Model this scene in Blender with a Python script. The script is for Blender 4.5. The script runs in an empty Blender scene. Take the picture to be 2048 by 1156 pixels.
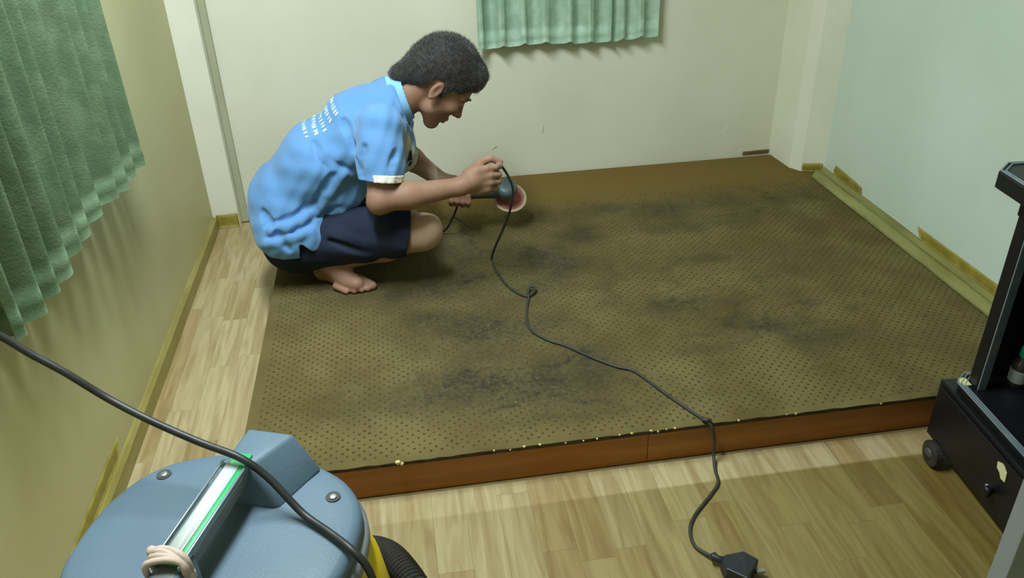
import bpy, bmesh, math, random
import numpy as np
from mathutils import Vector, Matrix
from mathutils.bvhtree import BVHTree
R_ = math.radians
rng = random.Random(7)
npr = np.random.RandomState(5)
SC = bpy.context.scene
COL = SC.collection

# ------------------------------------------------------------------ camera
cam_d = bpy.data.cameras.new('camera')
cam = bpy.data.objects.new('camera', cam_d); COL.objects.link(cam)
cam_d.sensor_width = 36.0; cam_d.lens = 1647.45 / 2048 * 36.0
cam_d.clip_start = 0.02
Mx = ((0.9878707, -0.15297563, -0.02664476), (-0.09886052, -0.48729164, -0.86762518), (0.11974174, 0.85973561, -0.49650438))
rr, dd, ff = [Vector(v) for v in Mx]
m4 = Matrix((rr, -dd, -ff)).transposed().to_4x4()
m4.translation = Vector((0, 0, 1.455))
cam.matrix_world = m4
SC.camera = cam

# ------------------------------------------------------------------ world, lamps, exposure
W = bpy.data.worlds.new('world'); SC.world = W; W.use_nodes = True
W.node_tree.nodes['Background'].inputs[0].default_value = (0.80, 0.95, 0.85, 1)
W.node_tree.nodes['Background'].inputs[1].default_value = 0.25
SC.view_settings.view_transform = 'Standard'; SC.view_settings.look = 'None'
SC.view_settings.gamma = 1.0; SC.view_settings.use_curve_mapping = False
SC.view_settings.exposure = 0.0

def area_lamp(name, loc, sx, sy, power, color, rot=(0, 0, 0)):
    l = bpy.data.lights.new(name, 'AREA'); l.shape = 'RECTANGLE'; l.size = sx; l.size_y = sy
    l.energy = power; l.color = color
    o = bpy.data.objects.new(name, l); COL.objects.link(o); o.location = loc; o.rotation_euler = rot
    return o
area_lamp('fluorescent_lamp_light', (-0.30, 1.62, 2.36), 0.16, 1.1, 78.0, (0.80, 0.915, 1.0))

# ------------------------------------------------------------------ helpers
def s2l(c):
    c = c / 255.0
    return c / 12.92 if c <= 0.04045 else ((c + 0.055) / 1.055) ** 2.4
def rgb(r, g, b): return (s2l(r), s2l(g), s2l(b), 1.0)

def mat(name, col, rough=0.6, col2=None, scale=8.0, detail=4.0, bump=0.0, bscale=60.0, spec=0.4, metal=0.0, stretch=None, contrast=(0.35, 0.65), coat=0.0, sheen=0.0, sss=0.0):
    m = bpy.data.materials.new(name); m.use_nodes = True
    nt = m.node_tree; N = nt.nodes; L = nt.links
    b = N['Principled BSDF']
    b.inputs['Base Color'].default_value = col
    b.inputs['Roughness'].default_value = rough
    b.inputs['Specular IOR Level'].default_value = spec
    b.inputs['Metallic'].default_value = metal
    b.inputs['Coat Weight'].default_value = coat
    b.inputs['Sheen Weight'].default_value = sheen
    if sss:
        b.inputs['Subsurface Weight'].default_value = sss
        b.inputs['Subsurface Radius'].default_value = (0.02, 0.008, 0.005)
        b.inputs['Subsurface Scale'].default_value = 0.4
    tc = N.new('ShaderNodeTexCoord')
    src = tc.outputs['Object']
    if stretch:
        mp = N.new('ShaderNodeMapping'); mp.inputs['Scale'].default_value = stretch
        L.new(src, mp.inputs[0]); src = mp.outputs[0]
    if col2:
        no = N.new('ShaderNodeTexNoise'); no.inputs['Scale'].default_value = scale; no.inputs['Detail'].default_value = detail
        L.new(src, no.inputs['Vector'])
        rp = N.new('ShaderNodeValToRGB'); rp.color_ramp.elements[0].position = contrast[0]; rp.color_ramp.elements[1].position = contrast[1]
        rp.color_ramp.elements[0].color = col; rp.color_ramp.elements[1].color = col2
        L.new(no.outputs[0], rp.inputs[0]); L.new(rp.outputs[0], b.inputs['Base Color'])
    if bump:
        nb = N.new('ShaderNodeTexNoise'); nb.inputs['Scale'].default_value = bscale; nb.inputs['Detail'].default_value = 3
        L.new(src, nb.inputs['Vector'])
        bp = N.new('ShaderNodeBump'); bp.inputs['Strength'].default_value = bump; bp.inputs['Distance'].default_value = 0.004
        L.new(nb.outputs[0], bp.inputs['Height']); L.new(bp.outputs[0], b.inputs['Normal'])
    return m

def obj(name, verts, faces, m, parent=None, smooth=False):
    me = bpy.data.meshes.new(name)
    me.from_pydata([tuple(v) for v in verts], [], [tuple(f) for f in faces])
    me.update()
    if smooth: me.shade_smooth()
    if m is not None: me.materials.append(m)
    o = bpy.data.objects.new(name, me); COL.objects.link(o)
    if parent is not None: o.parent = parent
    return o
def obj_bm(name, bm, m, parent=None, smooth=False):
    bmesh.ops.recalc_face_normals(bm, faces=bm.faces[:])
    me = bpy.data.meshes.new(name); bm.to_mesh(me); bm.free()
    if smooth: me.shade_smooth()
    me.materials.append(m)
    o = bpy.data.objects.new(name, me); COL.objects.link(o)
    if parent is not None: o.parent = parent
    return o
def empty(name, loc=(0, 0, 0), rotz=0.0):
    o = bpy.data.objects.new(name, None); COL.objects.link(o); o.location = loc; o.rotation_euler = (0, 0, rotz)
    o.empty_display_size = 0.05
    return o
def tag(o, label, cat, group=None, kind=None):
    o['label'] = label; o['category'] = cat
    if group: o['group'] = group
    if kind: o['kind'] = kind
    return o
def struct(o, label=None):
    o['kind'] = 'structure'
    if label: o['label'] = label
    return o
def add_box(bm, lo, hi, bevel=0.0, seg=2):
    lo, hi = Vector(lo), Vector(hi)
    r = bmesh.ops.create_cube(bm, size=1.0)
    vs = r['verts']
    for v in vs:
        v.co = Vector(((lo[i] + hi[i]) / 2 + v.co[i] * (hi[i] - lo[i]) for i in range(3)))
    if bevel:
        es = list({e for v in vs for e in v.link_edges})
        bmesh.ops.bevel(bm, geom=es, offset=bevel, segments=seg, affect='EDGES', profile=0.5)
def box(name, lo, hi, m, parent=None, bevel=0.0, seg=2):
    bm = bmesh.new(); add_box(bm, lo, hi, bevel, seg)
    return obj_bm(name, bm, m, parent)
def prism(name, poly, z0, z1, m, parent=None, bevel=0.0, axis='z', seg=2):
    bm = bmesh.new()
    def P(a, b, c): return (a, b, c) if axis == 'z' else ((c, a, b) if axis == 'x' else (a, c, b))
    lo = [bm.verts.new(P(a, b, z0)) for a, b in poly]; hi = [bm.verts.new(P(a, b, z1)) for a, b in poly]
    n = len(poly)
    bm.faces.new(lo[::-1]); bm.faces.new(hi)
    for i in range(n): bm.faces.new((lo[i], lo[(i + 1) % n], hi[(i + 1) % n], hi[i]))
    if bevel: bmesh.ops.bevel(bm, geom=bm.edges[:], offset=bevel, segments=seg, affect='EDGES', profile=0.5)
    return obj_bm(name, bm, m, parent)
def catmull(pts, n=8):
    P = [np.array(p, float) for p in pts]; P = [2 * P[0] - P[1]] + P + [2 * P[-1] - P[-2]]
    out = []
    for i in range(1, len(P) - 2):
        for k in range(n):
            t = k / n
            out.append(0.5 * ((2 * P[i]) + (-P[i - 1] + P[i + 1]) * t + (2 * P[i - 1] - 5 * P[i] + 4 * P[i + 1] - P[i + 2]) * t * t + (-P[i - 1] + 3 * P[i] - 3 * P[i + 1] + P[i + 2]) * t ** 3))
    out.append(P[-2]); return out
def tube(name, path, rad, m, parent=None, sides=10, smooth=True):
    """swept round tube; rad number or list per point"""
    n = len(path); path = [Vector(p) for p in path]
    verts = []; faces = []
    up = Vector((0, 0, 1)); prev = None
    for i in range(n):
        t = (path[min(i + 1, n - 1)] - path[max(i - 1, 0)]).normalized()
        if prev is None:
            a = t.cross(up)
            if a.length < 1e-3: a = t.cross(Vector((1, 0, 0)))
            a.normalize()
        else:
            a = (prev - t * prev.dot(t)).normalized()
        prev = a; b = t.cross(a)
        r = rad[i] if hasattr(rad, '__len__') else rad
        for k in range(sides):
            th = 2 * math.pi * k / sides
            verts.append(path[i] + (a * math.cos(th) + b * math.sin(th)) * r)
    for i in range(n - 1):
        for k in range(sides):
            k2 = (k + 1) % sides
            faces.append((i * sides + k, i * sides + k2, (i + 1) * sides + k2, (i + 1) * sides + k))
    faces.append(tuple(range(sides))[::-1]); faces.append(tuple((n - 1) * sides + k for k in range(sides)))
    return obj(name, verts, faces, m, parent, smooth)
def lathe(name, prof, m, parent=None, sides=24, center=(0, 0, 0), sx=1.0, sy=1.0, smooth=True, power=2.0):
    """prof: (radius, z); superellipse section of the given power"""
    verts = []; faces = []; n = len(prof)
    for r, z in prof:
        for k in range(sides):
            th = 2 * math.pi * k / sides
            c, s = math.cos(th), math.sin(th)
            q = (abs(c) ** power + abs(s) ** power) ** (-1 / power)
            verts.append((center[0] + r * q * c * sx, center[1] + r * q * s * sy, center[2] + z))
    for i in range(n - 1):
        for k in range(sides):
            k2 = (k + 1) % sides
            faces.append((i * sides + k, i * sides + k2, (i + 1) * sides + k2, (i + 1) * sides + k))
    faces.append(tuple(range(sides))[::-1]); faces.append(tuple((n - 1) * sides + k for k in range(sides)))
    return obj(name, verts, faces, m, parent, smooth)
def vnoise(x, y, seed=0):
    """value noise on arrays"""
    xi = np.floor(x).astype(int); yi = np.floor(y).astype(int); fx = x - xi; fy = y - yi
    fx = fx * fx * (3 - 2 * fx); fy = fy * fy * (3 - 2 * fy)
    def h(a, b):
        n = (a * 374761393 + b * 668265263 + seed * 974634521) & 0x7fffffff
        n = ((n ^ (n >> 13)) * 1274126177) & 0x7fffffff
        return ((n ^ (n >> 16)) & 0xffff) / 65535.0
    return (h(xi, yi) * (1 - fx) + h(xi + 1, yi) * fx) * (1 - fy) + (h(xi, yi + 1) * (1 - fx) + h(xi + 1, yi + 1) * fx) * fy
def fbm(x, y, seed=0, o=4):
    s = 0; a = 0.5; t = 0
    for i in range(o):
        s = s + a * vnoise(x * 2 ** i, y * 2 ** i, seed + i); t += a; a *= 0.5
    return s / t

# ------------------------------------------------------------------ materials
M_wall = mat('cream_wall_paint', rgb(226, 224, 202), 0.55, rgb(217, 215, 190), 2.2, 6, 0.06, 90)
M_wall_l = mat('cream_wall_paint_side', rgb(196, 190, 144), 0.5, rgb(184, 178, 128), 1.8, 6, 0.06, 90)
M_wall_r = mat('pale_green_wall_paint', rgb(206, 220, 206), 0.55, rgb(196, 210, 194), 1.8, 6, 0.06, 90)
M_pillar = mat('pillar_paint', rgb(230, 229, 208), 0.5, rgb(220, 219, 196), 3, 4, 0.04, 80)
M_ceil = mat('ceiling_paint', rgb(225, 225, 215), 0.8, rgb(215, 215, 205), 2)
M_skirt = mat('olive_yellow_skirting', rgb(150, 140, 78), 0.35, rgb(124, 114, 54), 14, 4, 0.2, 30, stretch=(1, .25, 1))
M_tape = mat('yellow_masking_tape', rgb(156, 142, 62), 0.42, rgb(132, 118, 44), 18, 4, 0.35, 45)
M_tape_g = mat('pale_green_yellow_tape', rgb(144, 142, 84), 0.38, rgb(114, 110, 54), 10, 4, 0.5, 26, stretch=(1, .3, 1))
M_tape_b = mat('brown_tape', rgb(112, 92, 48), 0.6, rgb(96, 78, 40), 14)
M_riser = mat('brown_wood_riser', rgb(158, 100, 32), 0.42, rgb(134, 82, 24), 5, 5, 0.05, 40, stretch=(.4, 3, 6))
M_dark_edge = mat('dark_dirty_edge', rgb(48, 42, 30), 0.9, rgb(74, 64, 40), 40)
M_crumb = mat('foam_crumb', rgb(206, 192, 132), 0.9)
M_black_cable = mat('black_rubber_cable', rgb(34, 34, 32), 0.45, rgb(44, 42, 38), 30)
M_cord = mat('grey_black_cord', rgb(46, 48, 44), 0.5, rgb(58, 58, 50), 30)
M_plug = mat('black_plug_plastic', rgb(30, 32, 36), 0.4, rgb(40, 42, 46), 20)
M_skin = mat('skin', rgb(142, 106, 83), 0.55, rgb(155, 121, 100), 9, 3, 0.08, 120, spec=0.22, sss=0.15)
_n = M_skin.node_tree; _at = _n.nodes.new('ShaderNodeAttribute'); _at.attribute_name = 'pale'
_mx = _n.nodes.new('ShaderNodeMix'); _mx.data_type = 'RGBA'; _mx.inputs[7].default_value = rgb(190, 158, 136)
_b = _n.nodes['Principled BSDF']; _src = _b.inputs['Base Color'].links[0].from_socket
_n.links.new(_at.outputs['Fac'], _mx.inputs[0]); _n.links.new(_src, _mx.inputs[6]); _n.links.new(_mx.outputs[2], _b.inputs['Base Color'])
M_hair = mat('black_hair', rgb(38, 35, 33), 0.55, rgb(52, 48, 45), 70, 3, 0.6, 220, spec=0.2, sheen=0.3)
M_shirt = mat('blue_polo_cotton', rgb(101, 148, 196), 0.85, rgb(94, 141, 189), 5, 4, 0.15, 300, spec=0.15, sheen=0.2)
M_collar = mat('blue_collar_knit', rgb(140, 190, 230), 0.85, rgb(128, 178, 220), 12, 3, 0.2, 300, spec=0.15)
M_panel = mat('grey_front_panel', rgb(176, 176, 162), 0.85, rgb(164, 164, 150), 12, spec=0.15)
M_white_cloth = mat('white_trim_cloth', rgb(226, 224, 206), 0.85, rgb(214, 212, 196), 12)
M_print = mat('pale_shirt_print', rgb(206, 240, 244), 0.7)
M_shorts = mat('navy_shorts_cotton', rgb(44, 50, 66), 0.9, rgb(34, 39, 54), 6, 4, 0.15, 260, spec=0.1)
M_dark = mat('dark_mark', rgb(26, 26, 24), 0.6)
M_eye = mat('eye_white', rgb(196, 190, 180), 0.25)
M_grind_body = mat('grinder_dark_plastic', rgb(50, 52, 44), 0.5, rgb(62, 62, 52), 20)
M_grind_head = mat('grinder_grey_metal', rgb(96, 112, 112), 0.45, rgb(80, 96, 98), 20, metal=0.3)
M_disc = mat('red_sanding_disc', rgb(166, 96, 86), 0.8, rgb(148, 84, 76), 30)
M_disc_rim = mat('pale_disc_rim', rgb(182, 168, 142), 0.8, rgb(168, 156, 130), 30)
M_vac = mat('blue_grey_plastic', rgb(90, 111, 124), 0.5, rgb(85, 105, 118), 6, 4, 0.12, 250, spec=0.4)
M_vac_dk = mat('grey_vacuum_rim', rgb(120, 124, 124), 0.5, rgb(108, 112, 112), 10)
M_yellow = mat('yellow_plastic', rgb(226, 196, 16), 0.4, rgb(216, 184, 10), 6)
M_hose = mat('black_hose', rgb(44, 42, 38), 0.45, rgb(54, 52, 46), 20)
M_screw = mat('screw_metal', rgb(170, 172, 168), 0.35, metal=0.8)
M_hole = mat('screw_hole', rgb(74, 70, 66), 0.7)
M_green = mat('green_plastic', rgb(30, 168, 96), 0.35, rgb(24, 154, 86), 8)
M_rubber = mat('beige_rubber', rgb(196, 176, 160), 0.7, rgb(180, 158, 140), 30)
M_cab = mat('black_lacquer', rgb(13, 14, 17), 0.4, rgb(18, 19, 22), 6)
M_cab_in = mat('black_inside', rgb(12, 13, 16), 0.6)
M_silver = mat('silver_trim', rgb(150, 164, 170), 0.3, rgb(130, 146, 154), 20, metal=0.6)
M_label = mat('cream_sticker', rgb(206, 200, 150), 0.7)
M_bottle = mat('dark_bottle', rgb(52, 44, 40), 0.25, rgb(64, 54, 50), 14)
M_bottle_lbl = mat('bottle_label', rgb(150, 160, 150), 0.6)
M_cap = mat('green_cap', rgb(16, 150, 110), 0.4)
M_door = mat('grey_door_paint', rgb(136, 142, 140), 0.5, rgb(126, 132, 130), 4)
M_door_dk = mat('dark_grey_door_panel', rgb(78, 84, 84), 0.5)
M_lamp_body = mat('lamp_housing', rgb(220, 220, 215), 0.5)

# clear cover: see-through with a mirror-like film on top
M_clear = bpy.data.materials.new('clear_plastic'); M_clear.use_nodes = True
_n = M_clear.node_tree.nodes; _l = M_clear.node_tree.links
_n.remove(_n['Principled BSDF'])
_t = _n.new('ShaderNodeBsdfTransparent'); _g = _n.new('ShaderNodeBsdfGlossy'); _g.inputs['Roughness'].default_value = 0.08
_m = _n.new('ShaderNodeMixShader'); _m.inputs[0].default_value = 0.12
_l.new(_t.outputs[0], _m.inputs[1]); _l.new(_g.outputs[0], _m.inputs[2]); _l.new(_m.outputs[0], _n['Material Output'].inputs[0])

# curtain fabric
def curtain_mat(name, c1, c2):
    m = mat(name, c1, 0.9, c2, 22, 6, 0.25, 180, spec=0.1, contrast=(0.42, 0.72))
    return m
M_curt_b = curtain_mat('green_curtain_fabric_back', rgb(156, 182, 158), rgb(180, 202, 180))
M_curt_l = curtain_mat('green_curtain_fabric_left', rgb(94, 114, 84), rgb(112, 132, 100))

# laminate: per-plank tone from object random, grain along y
def plank_mat():
    m = bpy.data.materials.new('maple_laminate'); m.use_nodes = True
    nt = m.node_tree; N = nt.nodes; L = nt.links; b = N['Principled BSDF']
    oi = N.new('ShaderNodeObjectInfo')
    rp = N.new('ShaderNodeValToRGB'); e = rp.color_ramp.elements
    e[0].position = 0; e[0].color = rgb(172, 157, 117); e[1].position = 1; e[1].color = rgb(155, 132, 91)
    k = e.new(0.55); k.color = rgb(178, 165, 124); k = e.new(0.8); k.color = rgb(163, 144, 100)
    L.new(oi.outputs['Random'], rp.inputs[0])
    geo = N.new('ShaderNodeNewGeometry')
    sep = N.new('ShaderNodeSeparateXYZ'); L.new(geo.outputs['Position'], sep.inputs[0])
    add = N.new('ShaderNodeVectorMath'); add.operation = 'ADD'
    cmb = N.new('ShaderNodeCombineXYZ')
    mr = N.new('ShaderNodeMath'); mr.operation = 'MULTIPLY'; mr.inputs[1].default_value = 37.0
    L.new(oi.outputs['Random'], mr.inputs[0]); L.new(mr.outputs[0], cmb.inputs[2]); L.new(mr.outputs[0], cmb.inputs[1])
    L.new(geo.outputs['Position'], add.inputs[0]); L.new(cmb.outputs[0], add.inputs[1])
    mp = N.new('ShaderNodeMapping'); mp.inputs['Scale'].default_value = (1, 0.09, 1); L.new(add.outputs[0], mp.inputs[0])
    wv = N.new('ShaderNodeTexNoise'); wv.inputs['Scale'].default_value = 34; wv.inputs['Detail'].default_value = 5; wv.inputs['Distortion'].default_value = 1.2
    L.new(mp.outputs[0], wv.inputs['Vector'])
    r2 = N.new('ShaderNodeValToRGB'); r2.color_ramp.elements[0].position = 0.3; r2.color_ramp.elements[1].position = 0.62
    r2.color_ramp.elements[0].color = (0.62, 0.52, 0.40, 1); r2.color_ramp.elements[1].color = (1, 1, 1, 1)
    L.new(wv.outputs[0], r2.inputs[0])
    mx = N.new('ShaderNodeMix'); mx.data_type = 'RGBA'; mx.blend_type = 'MULTIPLY'; mx.inputs[0].default_value = 0.8
    L.new(rp.outputs[0], mx.inputs[6]); L.new(r2.outputs[0], mx.inputs[7])
    # lighter floor strip along the platform; beyond it the rightward light falloff is painted in
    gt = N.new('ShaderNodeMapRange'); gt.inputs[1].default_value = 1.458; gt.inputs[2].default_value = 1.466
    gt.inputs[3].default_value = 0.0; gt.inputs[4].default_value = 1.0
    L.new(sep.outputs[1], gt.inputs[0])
    shade_mix = N.new('ShaderNodeMix'); shade_mix.data_type = 'RGBA'; shade_mix.blend_type = 'MULTIPLY'
    shade_mix.inputs[7].default_value = (0.52, 0.49, 0.29, 1)
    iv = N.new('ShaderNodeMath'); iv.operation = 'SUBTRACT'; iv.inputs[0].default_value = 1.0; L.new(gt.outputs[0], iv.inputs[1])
    shade_x = N.new('ShaderNodeMapRange'); shade_x.inputs[1].default_value = 0.1; shade_x.inputs[2].default_value = 1.0; shade_x.inputs[3].default_value = 0.35; shade_x.inputs[4].default_value = 1.0
    L.new(sep.outputs[0], shade_x.inputs[0])
    ml = N.new('ShaderNodeMath'); ml.operation = 'MULTIPLY'; L.new(iv.outputs[0], ml.inputs[0]); L.new(shade_x.outputs[0], ml.inputs[1])
    L.new(ml.outputs[0], shade_mix.inputs[0]); L.new(mx.outputs[2], shade_mix.inputs[6])
    L.new(shade_mix.outputs[2], b.inputs['Base Color'])
    b.inputs['Roughness'].default_value = 0.38; b.inputs['Specular IOR Level'].default_value = 0.35
    return m
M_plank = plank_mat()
M_subfloor = mat('subfloor', rgb(150, 128, 84), 0.7, rgb(130, 110, 70), 3)

# ------------------------------------------------------------------ room shell
PH = 0.105
XL, XR, YB, YF, ZC = -0.786, 1.785, 3.33, -0.7, 2.42
floor = struct(box('floor', (XL - .1, YF, -0.06), (XR + .1, YB + .1, -0.004), M_subfloor), 'pale maple strip laminate floor around the platform')
struct(box('wall_back', (XL - .1, YB, -0.06), (XR + .1, YB + .1, ZC), M_wall), 'cream painted back wall')
WB = bpy.data.objects['wall_back']
M_scuff = mat('grey_scuff', rgb(168, 164, 140), .7); M_scratch = mat('pale_scratch', rgb(240, 238, 226), .7)
def scuff(pts, w, m):
    P_ = catmull(pts, 5); vs = []
    for i, p in enumerate(P_):
        q = w * (1 - abs(2 * i / (len(P_) - 1) - 1) ** 2 * .8)
        vs += [(p[0] - q, p[1], p[2]), (p[0] + q, p[1], p[2]), (p[0] - q, p[1] + .0007, p[2]), (p[0] + q, p[1] + .0007, p[2])]
    fs = []
    for i in range(len(P_) - 1):
        a = i * 4; fs += [(a, a + 1, a + 5, a + 4), (a + 2, a + 6, a + 7, a + 3), (a, a + 4, a + 6, a + 2), (a + 1, a + 3, a + 7, a + 5)]
    obj('scuff_mark', vs, fs, m, WB)
scuff([(0.398, 3.3292, 0.225), (0.418, 3.3292, 0.241)], .004, M_scuff); scuff([(1.421, 3.3292, 0.219), (1.440, 3.3292, 0.236), (1.439, 3.3292, 0.268)], .0025, M_scratch); scuff([(0.616, 3.3292, 0.279), (0.623, 3.3292, 0.318)], .0015, M_scuff)
struct(box('wall_left', (XL - .1, YF, -0.06), (XL, YB, ZC), M_wall_l), 'yellowish cream left wall')
struct(box('wall_right', (XR, YF, -0.06), (XR + .1, YB, ZC), M_wall_r), 'pale greenish right wall')
struct(box('wall_front', (XL - .1, YF - .1, -0.06), (XR + .1, YF, ZC), M_wall), 'cream wall behind the viewer')
struct(box('ceiling', (XL - .1, YF - .1, ZC), (XR + .1, YB + .1, ZC + .08), M_ceil), 'white ceiling')
# corner pillars
struct(prism('trim_1', [(XL, 3.262), (-0.682, 3.262), (-0.682, YB), (XL, YB)], 0, ZC, M_pillar, bevel=0.002), 'white square pillar in the left back corner')
struct(prism('trim_2', [(1.655, YB), (1.668, 3.148), (1.698, 3.099), (XR, 3.066), (XR, YB)], 0, ZC, M_pillar), 'cream faceted pillar in the right back corner')
struct(box('trim_3', (-.681, 3.312, .0), (-.655, YB, ZC), mat('grey_trunking', rgb(176, 176, 148), .6, rgb(166, 166, 136), 4), bevel=.001), 'narrow grey cable trunking beside the left pillar')
# skirtings
struct(prism('baseboard_left', [(XL, 0.0), (XL + .018, 0.0), (XL + .016, .046), (XL + .006, .056), (XL, .056)], YF, 3.26, M_skirt, axis='y'), 'olive yellow skirting board along the left wall')
struct(prism('baseboard_right', [(XR, 0.0), (XR - .03, 0.0), (XR - .026, .118), (XR - .008, .130), (XR, .130)], YF, 3.06, M_tape_g, axis='y'), 'yellow green skirting along the right wall')
struct(prism('baseboard_back', [(YB, 0.0), (YB - .016, 0.0), (YB - .014, .05), (YB, .056)], -0.682, -0.47, M_skirt, axis='x'), 'short olive skirting on the back wall beside the left pillar')

# laminate strips: 8 cm wide, staggered ends
plank_cache = {}
def plank(x0, x1, y0, y1):
    key = (round(x1 - x0, 3), round(y1 - y0, 3))
    if key not in plank_cache:
        bm = bmesh.new(); w, l = x1 - x0, y1 - y0
        add_box(bm, (0.0002, 0.0002, -0.0045), (w - 0.0002, l - 0.0002, 0.0))
        me = bpy.data.meshes.new('plank'); bmesh.ops.recalc_face_normals(bm, faces=bm.faces[:]); bm.to_mesh(me); bm.free()
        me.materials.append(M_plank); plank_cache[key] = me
    o = bpy.data.objects.new('plank', plank_cache[key]); COL.objects.link(o); o.location = (x0, y0, 0); o.parent = floor
LENS = (0.28, 0.36, 0.44, 0.52)
def lay(x0, x1, ystart, yend, start_off=None):
    y = yend if start_off is None else yend + start_off
    while y > ystart:
        l = rng.choice(LENS); ya, yb = max(y - l, ystart), min(y, yend)
        if yb - ya > 0.02: plank(x0, x1, round(ya, 2), round(yb, 2))
        y -= l
k = -14
while True:
    x0 = 0.315 + 0.08 * k; x1 = x0 + 0.08
    if x0 > 1.30: break
    x0c = max(x0, XL)
    if x1 > XL:
        if x1 <= -0.44: lay(x0c, x1, 0.62, 3.3, 0.05 * (k % 4))
        else: lay(x0c, x1, 0.62, 1.55, 0.06 * ((k * 3) % 5))
    k += 1

# ------------------------------------------------------------------ platform
plat = tag(empty('carpeted_platform', (0.62, 2.43, 0)), 'low raised platform with worn olive carpet backing and a brown wooden front', 'platform')
PX0, PX1, PY0, PY1 = -0.460, 1.757, 1.556, 3.312
def under(o, p):
    o.parent = p; o.matrix_parent_inverse = p.matrix_basis.inverted(); return o
def add_to(p, o): return under(o, p)
box_core = add_to(plat, box('core', (PX0 + .012, PY0 + .02, 0.0), (PX1, PY1, PH - .0031), M_riser))
for i, (a, b) in enumerate(((PX0 + .004, 0.555), (0.5562, PX1 - .05))):
    add_to(plat, box('riser_panel', (a, PY0 + .006, 0.0), (b, PY0 + .0198, PH - .0135), M_riser, bevel=0.0008, seg=1))
add_to(plat, box('side_panel', (PX0 + .002, PY0 + .006, 0.0), (PX0 + .0118, PY1, PH - .0035), M_riser))
add_to(plat, box('edge_strip', (PX0 + .0125, PY0 + .0025, PH - .0133), (PX1 - .05, PY0 + .0197, PH - .0031), M_dark_edge))

# dirt map on the carpet, with the man's shadow painted in beside him
gx = np.linspace(PX0, PX1, 230); gy = np.linspace(PY0 + .001, PY1, 182)
GX, GY = np.meshgrid(gx, gy, indexing='ij')
BL = [(0.10, 1.82, .20, .10, .9), (0.27, 1.80, .24, .12, .95), (0.44, 1.84, .14, .12, .8), (0.18, 2.13, .21, .11, .85), (0.33, 2.08, .14, .11, .7), (.22, 1.96, .24, .10, .5),
      (0.44, 2.52, .14, .13, 1.0), (0.38, 2.38, .14, .10, .6), (0.62, 2.72, .10, .07, .8), (0.86, 2.86, .30, .07, .6), (1.05, 2.70, .22, .06, .5), (1.35, 2.85, .22, .07, .5),
      (0.62, 2.20, .09, .05, .6), (0.84, 2.12, .14, .05, .6), (0.90, 1.99, .12, .05, .45), (1.03, 1.93, .13, .06, .8), (1.16, 1.86, .12, .05, .9),
      (0.95, 2.40, .22, .04, .5), (0.35, 1.64, .20, .04, .5), (0.06, 2.00, .10, .09, .45), (0.82, 1.86, .08, .03, .55), (0.80, 1.95, .06, .02, .6), (0.50, 2.86, .16, .08, .35), (0.06, 2.42, .28, .14, .75), (0.20, 2.60, .20, .18, .65), (0.30, 2.25, .2, .1, .4), (0.75, 2.45, .3, .2, .25), (1.1, 2.2, .3, .25, .2)]  # the broad blobs right beside the man darken the carpet as his shadow
wx = (fbm(GX * 5, GY * 5, 3) - .5) * .22; wy = (fbm(GX * 5 + 9, GY * 5 + 4, 8) - .5) * .16
dirt_shade = np.zeros_like(GX)
for cx, cy, rx, ry, s in BL:
    q = ((GX + wx - cx) / rx) ** 2 + ((GY + wy - cy) / ry) ** 2
    dirt_shade = np.maximum(dirt_shade, s * np.exp(-q * .75))
dirt_shade *= 0.55 + 0.9 * fbm(GX * 14, GY * 14, 21)
# smear trails
tr = np.abs(fbm(GX * 3.2, GY * 5.5, 40) - .5)
dirt_shade = np.clip(dirt_shade + 0.35 * np.exp(-(tr / .018) ** 2) * (fbm(GX * 2.5, GY * 2.5, 55) > .5) * (GX > .1) * (GY < 3.0), 0, 1)
back = np.clip((GY - 2.86) / .22, 0, 1)
v = np.stack([GX, GY, np.full_like(GX, PH) + 0.0004 * (fbm(GX * 20, GY * 20, 4) - .5)], -1)
edge_rag = 0.004 * (vnoise(gx * 40, gx * 0, 77) - .5)
v[:, 0, 1] += edge_rag
v[:, 0, 2] -= .001
nx, ny = len(gx), len(gy)
I = np.arange(nx * ny).reshape(nx, ny)
F = np.stack([I[:-1, :-1], I[1:, :-1], I[1:, 1:], I[:-1, 1:]], -1).reshape(-1, 4)
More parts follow.
